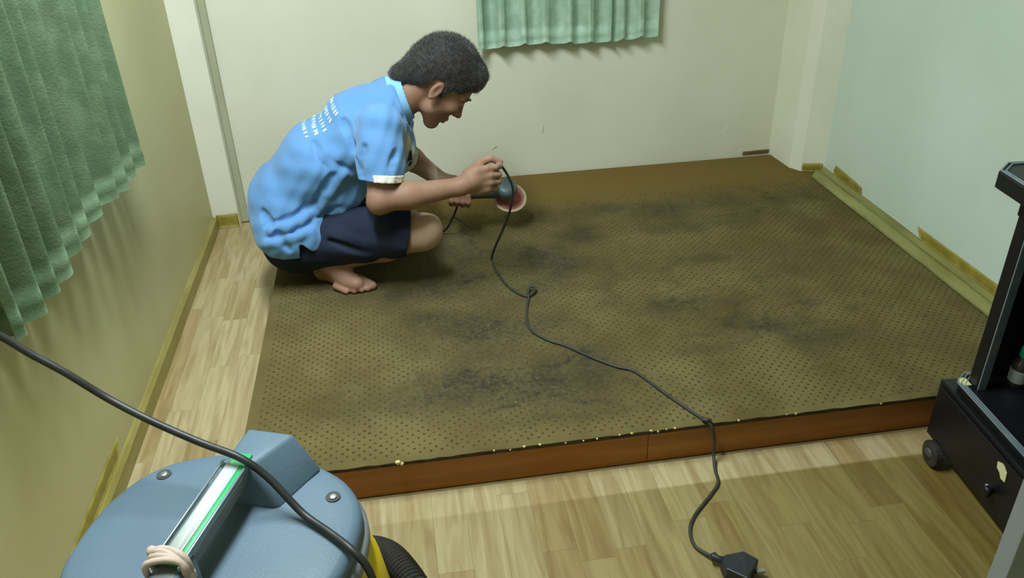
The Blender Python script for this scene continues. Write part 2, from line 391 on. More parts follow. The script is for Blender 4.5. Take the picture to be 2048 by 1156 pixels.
# skirt of the carpet down by 6 mm so it has thickness
V = v.reshape(-1, 3).tolist(); Fl = F.tolist()
rim = list(I[:, 0]) + list(I[-1, 1:]) + list(I[-2::-1, -1]) + list(I[0, -2:0:-1])
off = len(V)
for i in rim: V.append([V[i][0], V[i][1], PH - .003])
nr = len(rim)
for i in range(nr):
    j = (i + 1) % nr
    Fl.append((rim[j], rim[i], off + i, off + j))
def carpet_mat():
    m = bpy.data.materials.new('olive_carpet_backing'); m.use_nodes = True
    nt = m.node_tree; N = nt.nodes; L = nt.links; b = N['Principled BSDF']
    b.inputs['Roughness'].default_value = 0.92; b.inputs['Specular IOR Level'].default_value = 0.12
    tc = N.new('ShaderNodeTexCoord')
    n1 = N.new('ShaderNodeTexNoise'); n1.inputs['Scale'].default_value = 6; n1.inputs['Detail'].default_value = 6; L.new(tc.outputs['Object'], n1.inputs[0])
    rp = N.new('ShaderNodeValToRGB'); e = rp.color_ramp.elements
    e[0].position = .33; e[0].color = rgb(89, 78, 44); e[1].position = .68; e[1].color = rgb(110, 99, 61)
    L.new(n1.outputs[0], rp.inputs[0])
    at = N.new('ShaderNodeAttribute'); at.attribute_name = 'dirt_shade'
    ab = N.new('ShaderNodeAttribute'); ab.attribute_name = 'back'
    m1 = N.new('ShaderNodeMix'); m1.data_type = 'RGBA'; m1.inputs[7].default_value = rgb(112, 92, 48)
    L.new(ab.outputs['Fac'], m1.inputs[0]); L.new(rp.outputs[0], m1.inputs[6])
    n2 = N.new('ShaderNodeTexNoise'); n2.inputs['Scale'].default_value = 90; n2.inputs['Detail'].default_value = 4; L.new(tc.outputs['Object'], n2.inputs[0])
    mr = N.new('ShaderNodeMapRange'); mr.inputs[1].default_value = .3; mr.inputs[2].default_value = .7; mr.inputs[3].default_value = .45; mr.inputs[4].default_value = 1.15
    L.new(n2.outputs[0], mr.inputs[0])
    mm = N.new('ShaderNodeMath'); mm.operation = 'MULTIPLY'; mm.use_clamp = True
    L.new(at.outputs['Fac'], mm.inputs[0]); L.new(mr.outputs[0], mm.inputs[1])
    m2 = N.new('ShaderNodeMix'); m2.data_type = 'RGBA'; m2.inputs[7].default_value = rgb(54, 50, 41)
    L.new(mm.outputs[0], m2.inputs[0]); L.new(m1.outputs[2], m2.inputs[6]); L.new(m2.outputs[2], b.inputs['Base Color'])
    bp = N.new('ShaderNodeBump'); bp.inputs['Strength'].default_value = .5; bp.inputs['Distance'].default_value = .002
    L.new(n2.outputs[0], bp.inputs['Height']); L.new(bp.outputs[0], b.inputs['Normal'])
    return m
M_carpet = carpet_mat()
carpet = obj('carpet', V, Fl, M_carpet, None, False)
for nm, arr in (('dirt_shade', dirt_shade), ('back', back)):
    a = carpet.data.attributes.new(nm, 'FLOAT', 'POINT')
    full = np.zeros(len(V), np.float32); full[:nx * ny] = arr.reshape(-1)
    a.data.foreach_set('value', full)
under(carpet, plat)
# the glue dots in their staggered rows: one low dome each, joined
SP = 0.027
dv = []; df = []
def bil(A, x, y):
    i = np.clip((x - PX0) / (PX1 - PX0) * (nx - 1), 0, nx - 2); j = np.clip((y - PY0) / (PY1 - PY0) * (ny - 1), 0, ny - 2)
    return A[int(i), int(j)]
for r in range(int((PY1 - PY0) / (SP / 2))):
    y = PY0 + .028 + r * SP / 2
    if y > PY1 - .25: break
    for c in range(int((PX1 - PX0) / SP) + 1):
        x = PX0 + .034 + c * SP + (SP / 2 if r % 2 else 0)
        if x > PX1 - .04: continue
        if y > PY1 - .5 and rng.random() < (y - (PY1 - .5)) / .25: continue
        d = bil(dirt_shade, x, y)
        if rng.random() < d * .55: continue
        rad = SP * .212 * rng.uniform(.85, 1.12); h = .0012
        x += rng.uniform(-.0012, .0012); yy = y + rng.uniform(-.0012, .0012)
        b0 = len(dv); a0 = rng.random() * 3
        for kk in range(7):
            t = a0 + kk * 2 * math.pi / 7; q = rad * rng.uniform(.85, 1.1)
            dv.append((x + q * math.cos(t), yy + q * 1.18 * math.sin(t), PH - .0006))
        dv.append((x, yy, PH + h))
        for kk in range(7): df.append((b0 + kk, b0 + (kk + 1) % 7, b0 + 7))
M_dot = mat('brown_glue_dot', rgb(70, 60, 33), 0.9, rgb(82, 71, 41), 30, spec=0.1)
dots = obj('glue_dots', dv, df, M_dot); dots['kind'] = 'stuff'; dots['label'] = 'staggered rows of small dark glue dots'
under(dots, plat)
# pale foam crumbs along the front edge and on the dirty patches
bm = bmesh.new()
def crumb(x, y, z, s):
    r = bmesh.ops.create_icosphere(bm, subdivisions=1, radius=s)
    for v_ in r['verts']:
        v_.co = Vector((x + v_.co.x * rng.uniform(.6, 1.3), y + v_.co.y * rng.uniform(.6, 1.3), z + v_.co.z * rng.uniform(.6, 1.2)))
for x in (0.16, 0.20, 0.235, 0.275, 0.34, 0.385, 0.42, 0.478, 0.51, 0.56, 0.578, 0.60, 0.622, 0.79, 0.92, 0.945, 1.18):
    crumb(x, PY0 + .001, PH - .003 + rng.uniform(-.003, .003), rng.uniform(.0025, .0042))
crumb(-.075, PY0 - .001, PH, .007); crumb(-.066, PY0 - .002, PH - .004, .005)
for i in range(16):
    crumb(rng.gauss(.27, .10), rng.gauss(1.77, .05), PH + .002, rng.uniform(.0009, .0018))
for i in range(6): crumb(rng.gauss(.20, .04), rng.gauss(2.12, .03), PH + .002, rng.uniform(.0008, .0014))
cr = obj_bm('foam_crumbs', bm, M_crumb); cr['kind'] = 'stuff'; under(cr, plat)

# ------------------------------------------------------------------ masking tape pieces
def tape_strip(name, pts_a, pts_b, m, label, thick=0.0008, n=40, crump=0.0015, normal=(0, 0, 1)):
    """ribbon between two edge polylines with slight crumple and thickness"""
    A = np.array(pts_a, float); B = np.array(pts_b, float)
    def res(P):
        s = np.linspace(0, len(P) - 1, n); i = np.clip(s.astype(int), 0, len(P) - 2); f_ = (s - i)[:, None]
        return P[i] * (1 - f_) + P[i + 1] * f_
    A, B = res(A), res(B); nn = np.array(normal, float); vs = []; fs = []
    mrow = 5
    for side in (0, 1):
        for i in range(n):
            for k_ in range(mrow):
                t = k_ / (mrow - 1); p = A[i] * (1 - t) + B[i] * t
                c = crump * (0.2 + vnoise(np.array([i * .6]), np.array([k_ * 1.3]), 11 + len(name))[0]) * (1 if 0 < k_ < mrow - 1 else .35)
                vs.append(p + nn * (c + side * thick + .0004))
    o = n * mrow
    for i in range(n - 1):
        for k_ in range(mrow - 1):
            a, b, c, d = i * mrow + k_, (i + 1) * mrow + k_, (i + 1) * mrow + k_ + 1, i * mrow + k_ + 1
            fs += [(a, b, c, d), (o + d, o + c, o + b, o + a)]
    for i in range(n - 1):
        for k_ in (0, mrow - 1):
            a, b = i * mrow + k_, (i + 1) * mrow + k_; fs.append((a, b, o + b, o + a))
    for i in (0, n - 1):
        for k_ in range(mrow - 1):
            a, b = i * mrow + k_, i * mrow + k_ + 1; fs.append((a, b, o + b, o + a))
    ob = obj(name, vs, fs, m, None, True)
    return tag(ob, label, 'tape', 'yellow masking tape pieces')
tape_strip('masking_tape', [(XR, 1.55, .124), (XR, 2.362, .128)], [(XR, 1.55, .166), (XR, 2.388, .166)], M_tape, 'long yellow tape strip low on the right wall near the black cabinet', normal=(-1, 0, 0))
tape_strip('masking_tape', [(XR, 2.755, .118), (XR, 2.95, .128), (XR, 2.985, .132)], [(XR, 2.765, .158), (XR, 2.90, .168), (XR, 2.975, .170)], M_tape, 'short crumpled olive tape piece on the right wall beside the corner pillar', crump=.004, normal=(-1, 0, 0))
tape_strip('masking_tape', [(XL, 0.9, .058), (XL, 1.75, .058)], [(XL, 0.9, .098), (XL, 1.785, .106)], M_tape, 'dull yellow tape strip on the left wall above the skirting near the vacuum', normal=(1, 0, 0))
tape_strip('masking_tape', [(-0.77, 3.2622, .004), (-0.684, 3.2622, .004)], [(-0.772, 3.2622, .062), (-0.684, 3.2622, .064)], M_tape, 'yellow tape wrapped around the foot of the left corner pillar', n=10, crump=.003, normal=(0, -1, 0))
tape_strip('masking_tape', [(1.712, 1.56, .1065), (1.708, 3.02, .1065)], [(1.752, 1.56, .124), (1.752, 3.06, .124)], M_tape_g, 'pale wrinkled tape running along the right edge of the platform carpet', n=90, crump=.006, normal=(-.3, 0, .95))
tape_strip('masking_tape', [(1.700, 3.094, .107), (1.775, 3.068, .107)], [(1.700, 3.096, .142), (1.775, 3.066, .146)], M_tape, 'small yellow tape piece at the foot of the right corner pillar', n=10, crump=.004, normal=(-.35, -.94, 0))
tape_strip('masking_tape', [(1.53, 3.3285, .1065), (1.655, 3.3285, .1065)], [(1.53, 3.3285, .124), (1.655, 3.3285, .126)], M_tape_b, 'brown yellow tape bit on the back wall at the far right end of the carpet', n=12, crump=.003, normal=(0, -1, 0))

# ------------------------------------------------------------------ curtains
def curtain(name, axis, s0, s1, depth0, z0, z1, amp, folds, m, label, sign, seed, hemwave=.012, sharp=.75, shift=.35):
    """pleated cloth hanging along one wall. axis 'x' or 'y' is the running direction; sign pushes the pleats into the room"""
    r = random.Random(seed)
    ns, nz = 260, 46
    s = np.linspace(0, 1, ns)
    # uneven pleats
    cuts = np.cumsum([r.uniform(.6, 1.5) for _ in range(folds)]); cuts = np.concatenate([[0], cuts]) / cuts[-1]
    ph = np.interp(s, cuts, np.arange(folds + 1)) * 2 * np.pi
    amps = np.interp(s, cuts, [r.uniform(.55, 1.2) for _ in range(folds + 1)])
    zt = np.linspace(0, 1, nz)
    S, Z = np.meshgrid(s, zt, indexing='ij'); PHs = ph[:, None] + 0.35 * np.sin(Z * 3 + seed) + .25 * np.sin(S * 21 + Z * 5)
    prof = np.sin(PHs); prof = np.sign(prof) * np.abs(prof) ** sharp
    prof2 = 0.20 * np.sin(PHs * 2.0 + 1.1) + .04 * np.sin(PHs * 3.1 + Z * 3)
    spread = 0.65 + 0.5 * (1 - Z)
    D = depth0 + sign * amp * amps[:, None] * (prof + prof2) * spread
    run = s0 + (s1 - s0) * S + amp * shift * np.cos(PHs) * spread
    ZZ = z0 + (z1 - z0) * Z + (1 - Z) ** 6 * hemwave * (prof * .8 + np.sin(S * 9 + seed) * .5)
    def build(nm, sel, off, th, mm, parent):
        vs = []; fs = []
        Dn = D[:, sel]; Rn = run[:, sel]; Zn = ZZ[:, sel]; n2 = Dn.shape[1]
        for side in (0, 1):
            o_ = off + (th if side else 0.0)
            for i in range(ns):
                for j in range(n2):
                    d = Dn[i, j] + sign * o_
                    vs.append((Rn[i, j], d, Zn[i, j]) if axis == 'x' else (d, Rn[i, j], Zn[i, j]))
        o2 = ns * n2
        for i in range(ns - 1):
            for j in range(n2 - 1):
                a, b, c, e = i * n2 + j, (i + 1) * n2 + j, (i + 1) * n2 + j + 1, i * n2 + j + 1
                fs += [(a, b, c, e), (o2 + e, o2 + c, o2 + b, o2 + a)]
        for i in range(ns - 1):
            for j in (0, n2 - 1): fs.append((i * n2 + j, (i + 1) * n2 + j, o2 + (i + 1) * n2 + j, o2 + i * n2 + j))
        for i in (0, ns - 1):
            for j in range(n2 - 1): fs.append((i * n2 + j, i * n2 + j + 1, o2 + i * n2 + j + 1, o2 + i * n2 + j))
        ob = obj(nm, vs, fs, mm, parent, True)
        for p in ob.data.polygons[2 * (ns - 1) * (n2 - 1):]: p.use_smooth = False
        return ob
    root = empty(name)
    tag(root, label, 'curtain')
    # non-uniform z so that the hem is one strip of rows
    build('cloth', slice(2, nz), 0, .0014, m, root)
    build('hem', slice(0, 3), .0002, .0016, m, root)
    tube('rod', [((s0 - .06, depth0, z1 - .004) if axis == 'x' else (depth0, s0 - .06, z1 - .004)), ((s1 + .06, depth0, z1 - .004) if axis == 'x' else (depth0, s1 + .06, z1 - .004))], .009, M_silver, root)
    return root
curtain('window_curtain', 'x', .345, 1.078, 3.278, .668, 1.75, .019, 9, M_curt_b, 'pale green pleated curtain hanging on the back wall beyond the man', -1, 5, .010)
curtain('window_curtain', 'y', 1.35, 2.29, -.722, .662, 1.75, .038, 11, M_curt_l, 'dark green pleated curtain hanging on the left wall', 1, 9, .014, .9, .12)

# ------------------------------------------------------------------ ceiling lamp (above the frame)
lamp = tag(empty('ceiling_lamp', (-.30, 1.62, ZC)), 'white fluorescent ceiling lamp above the room', 'lamp')
under(box('housing', (-.40, 1.02, ZC - .05), (-.20, 2.22, ZC), M_lamp_body), lamp)
# ------------------------------------------------------------------ implicit-surface toolkit (smooth unions, surface nets)
class Field:
    def __init__(s, lo, hi, h):
        s.lo = np.array(lo, np.float32); s.h = h
        s.n = np.ceil((np.array(hi) - np.array(lo)) / h).astype(int) + 1
        s.D = np.full(s.n, 1.0, np.float32)
    def sub(s, lo, hi):
        a = np.clip(np.floor((np.array(lo) - s.lo) / s.h).astype(int), 0, s.n)
        b = np.clip(np.ceil((np.array(hi) - s.lo) / s.h).astype(int) + 1, 0, s.n)
        if (b <= a).any(): return None, None
        ax = [(s.lo[i] + s.h * np.arange(a[i], b[i])).astype(np.float32) for i in range(3)]
        return tuple(slice(a[i], b[i]) for i in range(3)), np.meshgrid(*ax, indexing='ij', sparse=True)
    def comb(s, sl, d, k, op):
        A = s.D[sl]
        if op == 'add':
            h = np.clip(0.5 + 0.5 * (A - d) / k, 0, 1); s.D[sl] = A * (1 - h) + d * h - k * h * (1 - h)
        elif op == 'sub':
            h = np.clip(0.5 - 0.5 * (A + d) / k, 0, 1); s.D[sl] = A * (1 - h) + (-d) * h + k * h * (1 - h)
    def cap(s, a, b, ra, rb, k=.02, op='add', sy=1.0, cy=None):
        """tapered capsule; sy stretches it along y about cy"""
        a = np.array(a, float); b = np.array(b, float); r = max(ra, rb) + k + .012
        if cy is None: cy = (a[1] + b[1]) / 2
        mn = np.minimum(a, b) - r; mxx = np.maximum(a, b) + r
        mn[1] = cy + (mn[1] - cy) * sy; mxx[1] = cy + (mxx[1] - cy) * sy
        sl, g = s.sub(mn, mxx)
        if sl is None: return
        X, Y, Z = g; Y = cy + (Y - cy) / sy
        ba = b - a; L = max((ba ** 2).sum(), 1e-9)
        t = np.clip(((X - a[0]) * ba[0] + (Y - a[1]) * ba[1] + (Z - a[2]) * ba[2]) / L, 0, 1)
        d = np.sqrt((X - a[0] - t * ba[0]) ** 2 + (Y - a[1] - t * ba[1]) ** 2 + (Z - a[2] - t * ba[2]) ** 2) - (ra + (rb - ra) * t)
        s.comb(sl, d.astype(np.float32), k, op)
    def ell(s, c, r, R=None, k=.02, op='add'):
        c = np.array(c, float); r = np.array(r, float); q = r.max() + k + .012
        R = np.eye(3) if R is None else np.array(R, float)     # rows: local axes
        ext = np.sqrt(((R.T * r) ** 2).sum(1)) + k + .012
        sl, g = s.sub(c - ext, c + ext)
        if sl is None: return
        X, Y, Z = [g[i] - c[i] for i in range(3)]
        P = [X * R[i, 0] + Y * R[i, 1] + Z * R[i, 2] for i in range(3)]
        k0 = np.sqrt(sum((P[i] / r[i]) ** 2 for i in range(3))); k1 = np.sqrt(sum((P[i] / r[i] ** 2) ** 2 for i in range(3))) + 1e-6
        s.comb(sl, (k0 * (k0 - 1) / k1).astype(np.float32), k, op)
    def grid(s):
        ax = [(s.lo[i] + s.h * np.arange(s.n[i])).astype(np.float32) for i in range(3)]
        return np.meshgrid(*ax, indexing='ij', sparse=True)
    def cut(s, p, nrm):
        """keep the side the normal points away from"""
        X, Y, Z = s.grid(); nrm = np.array(nrm, float); nrm /= np.linalg.norm(nrm)
        s.D = np.maximum(s.D, ((X - p[0]) * nrm[0] + (Y - p[1]) * nrm[1] + (Z - p[2]) * nrm[2]).astype(np.float32))
    def mesh(s):
        D = s.D; n = D.shape; ins = D < 0
        c = np.zeros([k - 1 for k in n], np.int8)
        for i in (0, 1):
            for j in (0, 1):
                for k in (0, 1): c += ins[i:n[0] - 1 + i, j:n[1] - 1 + j, k:n[2] - 1 + k]
        act = np.argwhere((c > 0) & (c < 8)); idx = -np.ones(c.shape, np.int32); idx[tuple(act.T)] = np.arange(len(act))
        pos = np.zeros((len(act), 3)); cnt = np.zeros(len(act))
        corners = [(i, j, k) for i in (0, 1) for j in (0, 1) for k in (0, 1)]
        val = {q: D[act[:, 0] + q[0], act[:, 1] + q[1], act[:, 2] + q[2]] for q in corners}
        for q in corners:
            for ax in range(3):
                if q[ax] == 0:
                    q2 = list(q); q2[ax] = 1; q2 = tuple(q2); a, b = val[q], val[q2]
                    m = (a < 0) != (b < 0); t = np.where(m, a / np.where(m, a - b, 1), 0)
                    p = np.tile(np.array(q, float), (len(act), 1)); p[:, ax] = t
                    pos += p * m[:, None]; cnt += m
        pos = (act + pos / cnt[:, None]) * s.h + s.lo
        quads = []
        for ax in range(3):
            u, v = [(1, 2), (2, 0), (0, 1)][ax]
            lo = [slice(1, n[i] - 1) for i in range(3)]; lo[ax] = slice(0, n[ax] - 1)
            hi = list(lo); hi[ax] = slice(1, n[ax])
            a, b = ins[tuple(lo)], ins[tuple(hi)]
            for flip, m in ((False, a & ~b), (True, ~a & b)):
                e = np.argwhere(m)
                if not len(e): continue
                e = e + np.array([0 if i == ax else 1 for i in range(3)])
                def cell(du, dv):
                    q = e.copy(); q[:, u] -= du; q[:, v] -= dv; return idx[q[:, 0], q[:, 1], q[:, 2]]
                f = np.stack([cell(1, 1), cell(0, 1), cell(0, 0), cell(1, 0)], 1)
                quads.append(f[:, ::-1] if flip else f)
        return pos, np.concatenate(quads)
    def build(s, name, m, parent=None):
        p, q = s.mesh()
        me = bpy.data.meshes.new(name)
        me.vertices.add(len(p)); me.vertices.foreach_set('co', p.astype(np.float32).reshape(-1))
        me.loops.add(q.size); me.loops.foreach_set('vertex_index', q.reshape(-1).astype(np.int32))
        me.polygons.add(len(q)); me.polygons.foreach_set('loop_start', np.arange(0, q.size, 4, dtype=np.int32))
        me.update(calc_edges=True); me.validate(); me.shade_smooth(); me.materials.append(m)
        o = bpy.data.objects.new(name, me); COL.objects.link(o)
        if parent is not None: under(o, parent)
        return o
def maxall(L):
    r = L[0]
    for q in L[1:]: r = np.maximum(r, q)
    return r
def poly_sd(X, Z, poly):
    """signed distance to a polygon in the x-z plane, negative inside"""
    X, Z = np.broadcast_arrays(X, Z); d = np.full(X.shape, 1e9); ins = np.zeros(X.shape, bool); n = len(poly)
    for i in range(n):
        a, b = poly[i], poly[i - 1]; ex, ez = b[0] - a[0], b[1] - a[1]; wx, wz = X - a[0], Z - a[1]
        t = np.clip((wx * ex + wz * ez) / (ex * ex + ez * ez + 1e-12), 0, 1)
        d = np.minimum(d, (wx - t * ex) ** 2 + (wz - t * ez) ** 2)
        c = ((a[1] > Z) != (b[1] > Z)) & (X < (b[0] - a[0]) * (Z - a[1]) / (b[1] - a[1] + 1e-12) + a[0])
        ins ^= c
    return (np.where(ins, -1, 1) * np.sqrt(d)).astype(np.float32)

# ------------------------------------------------------------------ the crouching man
YC = 2.62
person = tag(empty('person', (-.22, YC, PH)), 'crouching man in a light blue polo shirt and navy shorts holding a grinder', 'person')
# joints
HC = np.array([.156, YC, .735]); TH = R_(50)
Fv = np.array([math.cos(TH), 0, -math.sin(TH)]); Uv = np.array([math.sin(TH), 0, math.cos(TH)]); Sv = np.array([0, 1.0, 0])
HR = np.array([Fv, Sv, Uv])
def H(f, s, u): return HC + f * Fv + s * Sv + u * Uv
shR, elR, wrR = (-.045, 2.445, .655), (-.068, 2.345, .457), (.178, 2.362, .472)
shL, elL, wrL = (-.020, 2.795, .640), (-.010, 2.87, .435), (.146, 2.780, .326)
hipR, knR, anR = (-.335, 2.535, .265), (.052, 2.425, .300), (-.262, 2.500, .186)
hipL, knL, anL = (-.335, 2.705, .255), (.000, 2.745, .185), (-.330, 2.74, .155)

B = Field((-.54, 2.20, .095), (.40, 3.00, .90), .0034)
# trunk, under the clothes
B.cap((-.37, YC, .25), (-.36, YC, .36), .10, .095, .03, sy=1.3)
B.cap((-.36, YC, .36), (-.25, YC, .50), .095, .095, .03, sy=1.3)
B.cap((-.25, YC, .50), (-.08, YC, .58), .095, .095, .03, sy=1.4)
B.cap((-.08, YC, .58), (-.02, YC, .625), .085, .06, .03, sy=1.6)
# neck
nk = H(-.030, 0, -.075)
B.cap((-.015, YC, .655), nk, .062, .056, .03)
# skull, face, jaw
B.ell(H(-.002, 0, .026), (.104, .080, .100), HR, .02)
B.ell(H(.045, 0, -.035), (.058, .062, .075), HR, .02)
B.cap(H(.030, .034, -.080), H(.072, .012, -.116), .030, .022, .02); B.cap(H(.030, -.034, -.080), H(.072, -.012, -.116), .030, .022, .02)
B.ell(H(.078, 0, -.113), (.018, .022, .016), HR, .015)
B.ell(H(.070, 0, -.072), (.030, .036, .030), HR, .015)
for sg in (-1, 1):
    B.ell(H(.074, sg * .040, -.030), (.026, .026, .024), HR, .018)          # cheek
    B.cap(H(.099, sg * .012, .018), H(.080, sg * .052, .016), .010, .008, .012)   # brow ridge
    B.ell(H(.102, sg * .032, -.006), (.016, .019, .011), HR, .010, 'sub')   # eye socket
    B.ell(H(.087, sg * .032, -.006), (.014, .0165, .0115), HR, .004)        # lids
    # ear
    B.ell(H(-.006, sg * .082, -.022), (.017, .008, .032), HR, .005)
    B.ell(H(-.003, sg * .090, -.018), (.010, .006, .019), HR, .004, 'sub')
    B.cap(H(.004, sg * .079, -.040), H(-.004, sg * .084, -.050), .007, .006, .006)
# nose
B.cap(H(.098, 0, .004), H(.120, 0, -.036), .008, .011, .010)
B.ell(H(.120, 0, -.040), (.013, .012, .010), HR, .008)
for sg in (-1, 1): B.ell(H(.108, sg * .013, -.044), (.010, .008, .008), HR, .006)
# lips
B.cap(H(.101, -.018, -.073), H(.101, .018, -.073), .0068, .0068, .006); B.cap(H(.098, -.016, -.086), H(.098, .016, -.086), .0072, .0072, .006)
B.cap(H(.108, -.020, -.0795), H(.108, .020, -.0795), .0022, .0022, .003, 'sub')
# arms
def mix(a, b, t): return tuple(np.array(a) * (1 - t) + np.array(b) * t)
def arm(sh, el, wr):
    B.cap(sh, mix(sh, el, .5), .052, .047, .03); B.cap(mix(sh, el, .45), el, .046, .038, .02)
    B.cap(el, mix(el, wr, .35), .037, .041, .02); B.cap(mix(el, wr, .35), wr, .040, .027, .02)
arm(shR, elR, wrR); arm(shL, elL, wrL)
B.ell((-.078, 2.343, .444), (.028, .026, .026), None, .02)
# right hand: thumb up, fingers closed round the cord, back of the hand towards the room
wr = np.array(wrR)
B.cap(wr, (.214, 2.366, .488), .027, .034, .015)
B.ell((.228, 2.366, .486), (.046, .021, .044), [[.97, .0, .22], [0, 1, 0], [-.22, 0, .97]], .014)
kn = [(.262, 2.364, .522), (.272, 2.360, .501), (.272, 2.358, .479), (.264, 2.360, .458)]
fin = [[(.292, 2.372, .522), (.306, 2.390, .518), (.300, 2.408, .512)],
       [(.300, 2.374, .497), (.296, 2.400, .494), (.272, 2.402, .492)],
       [(.299, 2.374, .473), (.294, 2.399, .471), (.270, 2.401, .471)],
       [(.288, 2.374, .452), (.284, 2.394, .451), (.264, 2.397, .452)]]
for a, f_ in zip(kn, fin):
    r0 = .0108 if a is not kn[3] else .0094
    B.cap((.236, 2.366, a[2] - .004), a, .015, .0122, .010)
    p = a
    for i, q in enumerate(f_):
        B.cap(p, q, r0 - .0006 * i, r0 - .0006 * (i + 1), .003); p = q
B.cap((.212, 2.376, .508), (.246, 2.392, .532), .018, .0135, .012); B.cap((.246, 2.392, .532), (.280, 2.400, .541), .0125, .0112, .004)
B.cap((.280, 2.400, .541), (.310, 2.398, .528), .0112, .0088, .003)
# left hand closed round the grinder body
GA = np.array((.215, 2.742, .286)); GB = np.array((.345, 2.762, .277))      # grinder axis
wl = np.array(wrL)
B.cap(wl, (.182, 2.768, .317), .026, .032, .015)
B.ell((.194, 2.762, .314), (.042, .040, .020), [[.97, 0, -.24], [0, 1, 0], [.24, 0, .97]], .012)
for i in range(4):
    x = .166 + i * .0200; zt = .316 - .004 * i
    pts = [(x, 2.735, zt), (x + .004, 2.708, zt - .012), (x + .004, 2.702, zt - .036), (x + .002, 2.718, zt - .056)]
    for a, b in zip(pts, pts[1:]): B.cap(a, b, .0105, .0098, .004)
B.cap((.206, 2.782, .306), (.232, 2.797, .290), .015, .0125, .01); B.cap((.232, 2.797, .290), (.260, 2.797, .276), .012, .0098, .004)
# legs
def leg(hip, kn_, an):
    B.cap(hip, mix(hip, kn_, .5), .070, .064, .03); B.cap(mix(hip, kn_, .5), kn_, .064, .056, .02)
    B.ell(kn_, (.058, .056, .060), None, .02)
    B.cap(mix(kn_, an, .05), mix(kn_, an, .40), .050, .056, .02); B.cap(mix(kn_, an, .40), an, .055, .034, .02)
leg(hipR, knR, anR); leg(hipL, knL, anL)
B.ell((.078, 2.408, .318), (.038, .040, .046), None, .015)                  # kneecap
# right foot: heel to toes, splayed towards the viewer
def foot(an, heel, ball, toes, toe_r, out):
    B.cap(an, heel, .034, .030, .02); B.cap(heel, ball, .030, .025, .02)
    B.cap(an, mix(heel, ball, .75), .033, .026, .03)
    d = np.array(ball) - np.array(heel); d[2] = 0; d /= np.linalg.norm(d); sd = np.array([-d[1], d[0], 0]) * out
    for i in range(5):
        b0 = np.array(ball) + sd * (.036 - .018 * i) - d * (.016 + .004 * i * i * .4)
        L = (.052, .049, .043, .036, .028)[i]; r = (.0145, .0105, .0100, .0095, .0090)[i]
        b0[2] = .105 + r + .006
        e = b0 + d * L; e[2] = .105 + r
        B.cap(b0 - d * .02, e, r + .003, r, .006)
foot(anR, (-.292, 2.540, .136), (-.180, 2.428, .131), None, None, 1)
# left foot tucked under
B.cap(anL, (-.40, 2.74, .150), .034, .030, .02); B.cap((-.40, 2.74, .150), (-.37, 2.735, .128), .030, .022, .02)
body = B.build('body', M_skin, person)
_co = np.empty(len(body.data.vertices) * 3, np.float32); body.data.vertices.foreach_get('co', _co); _co = _co.reshape(-1, 3)
_pale = np.clip((_co[:, 2] - .20) / .10, 0, 1) * np.clip((.40 - _co[:, 2]) / .02, 0, 1) * (_co[:, 0] < .13) * np.clip((_co[:, 0] + .08) / .10, 0, 1)
body.data.attributes.new('pale', 'FLOAT', 'POINT').data.foreach_set('value', _pale.astype(np.float32))
del B

# ---- eyes and brows
for sg in (-1, 1):
    c = H(.0955, sg * .032, -.0075)
    bm = bmesh.new(); bmesh.ops.create_uvsphere(bm, u_segments=12, v_segments=8, radius=.0085)
    for v_ in bm.verts: v_.co = Vector(c + (v_.co.x * Fv * .6 + v_.co.y * Sv * 1.2 + v_.co.z * Uv * .45))
    e = under(obj_bm('eye', bm, M_eye, None, True), person)
    bm = bmesh.new(); bmesh.ops.create_uvsphere(bm, u_segments=10, v_segments=6, radius=.0036)
    c2 = H(.1002, sg * .031, -.0085)
    for v_ in bm.verts: v_.co = Vector(c2 + (v_.co.x * Fv * .4 + v_.co.y * Sv + v_.co.z * Uv * .9))
    p_ = obj_bm('pupil', bm, M_dark, None, True); p_.parent = e; p_.matrix_parent_inverse = e.matrix_basis.inverted() @ person.matrix_basis.inverted() if False else e.matrix_parent_inverse.copy()
    p_.matrix_parent_inverse = (person.matrix_basis @ e.matrix_parent_inverse @ e.matrix_basis).inverted()
    path = catmull([H(.1085, sg * .012, .0215), H(.104, sg * .034, .0275), H(.088, sg * .056, .022)], 5)
    under(tube('eyebrow', path, [.0018, .0036, .004, .004, .004, .004, .0038, .0034, .003, .0024, .0014], M_hair, None, 6), person)

# ---- hair: close cap plus short strands
Hf = Field((-.02, 2.50, .58), (.36, 2.74, .93), .003)
Hf.ell(H(-.010, 0, .034), (.118, .0905, .112), HR, .01)
Hf.cap(H(-.070, 0, -.02), H(-.098, 0, -.082), .060, .036, .03, sy=1.15)
Hf.ell(H(.060, 0, .085), (.052, .068, .045), HR, .02)
X, Y, Z = Hf.grid()
fl = (X - HC[0]) * Fv[0] + (Z - HC[2]) * Fv[2]; ul = (X - HC[0]) * Uv[0] + (Z - HC[2]) * Uv[2]; sl_ = np.abs(Y - YC)
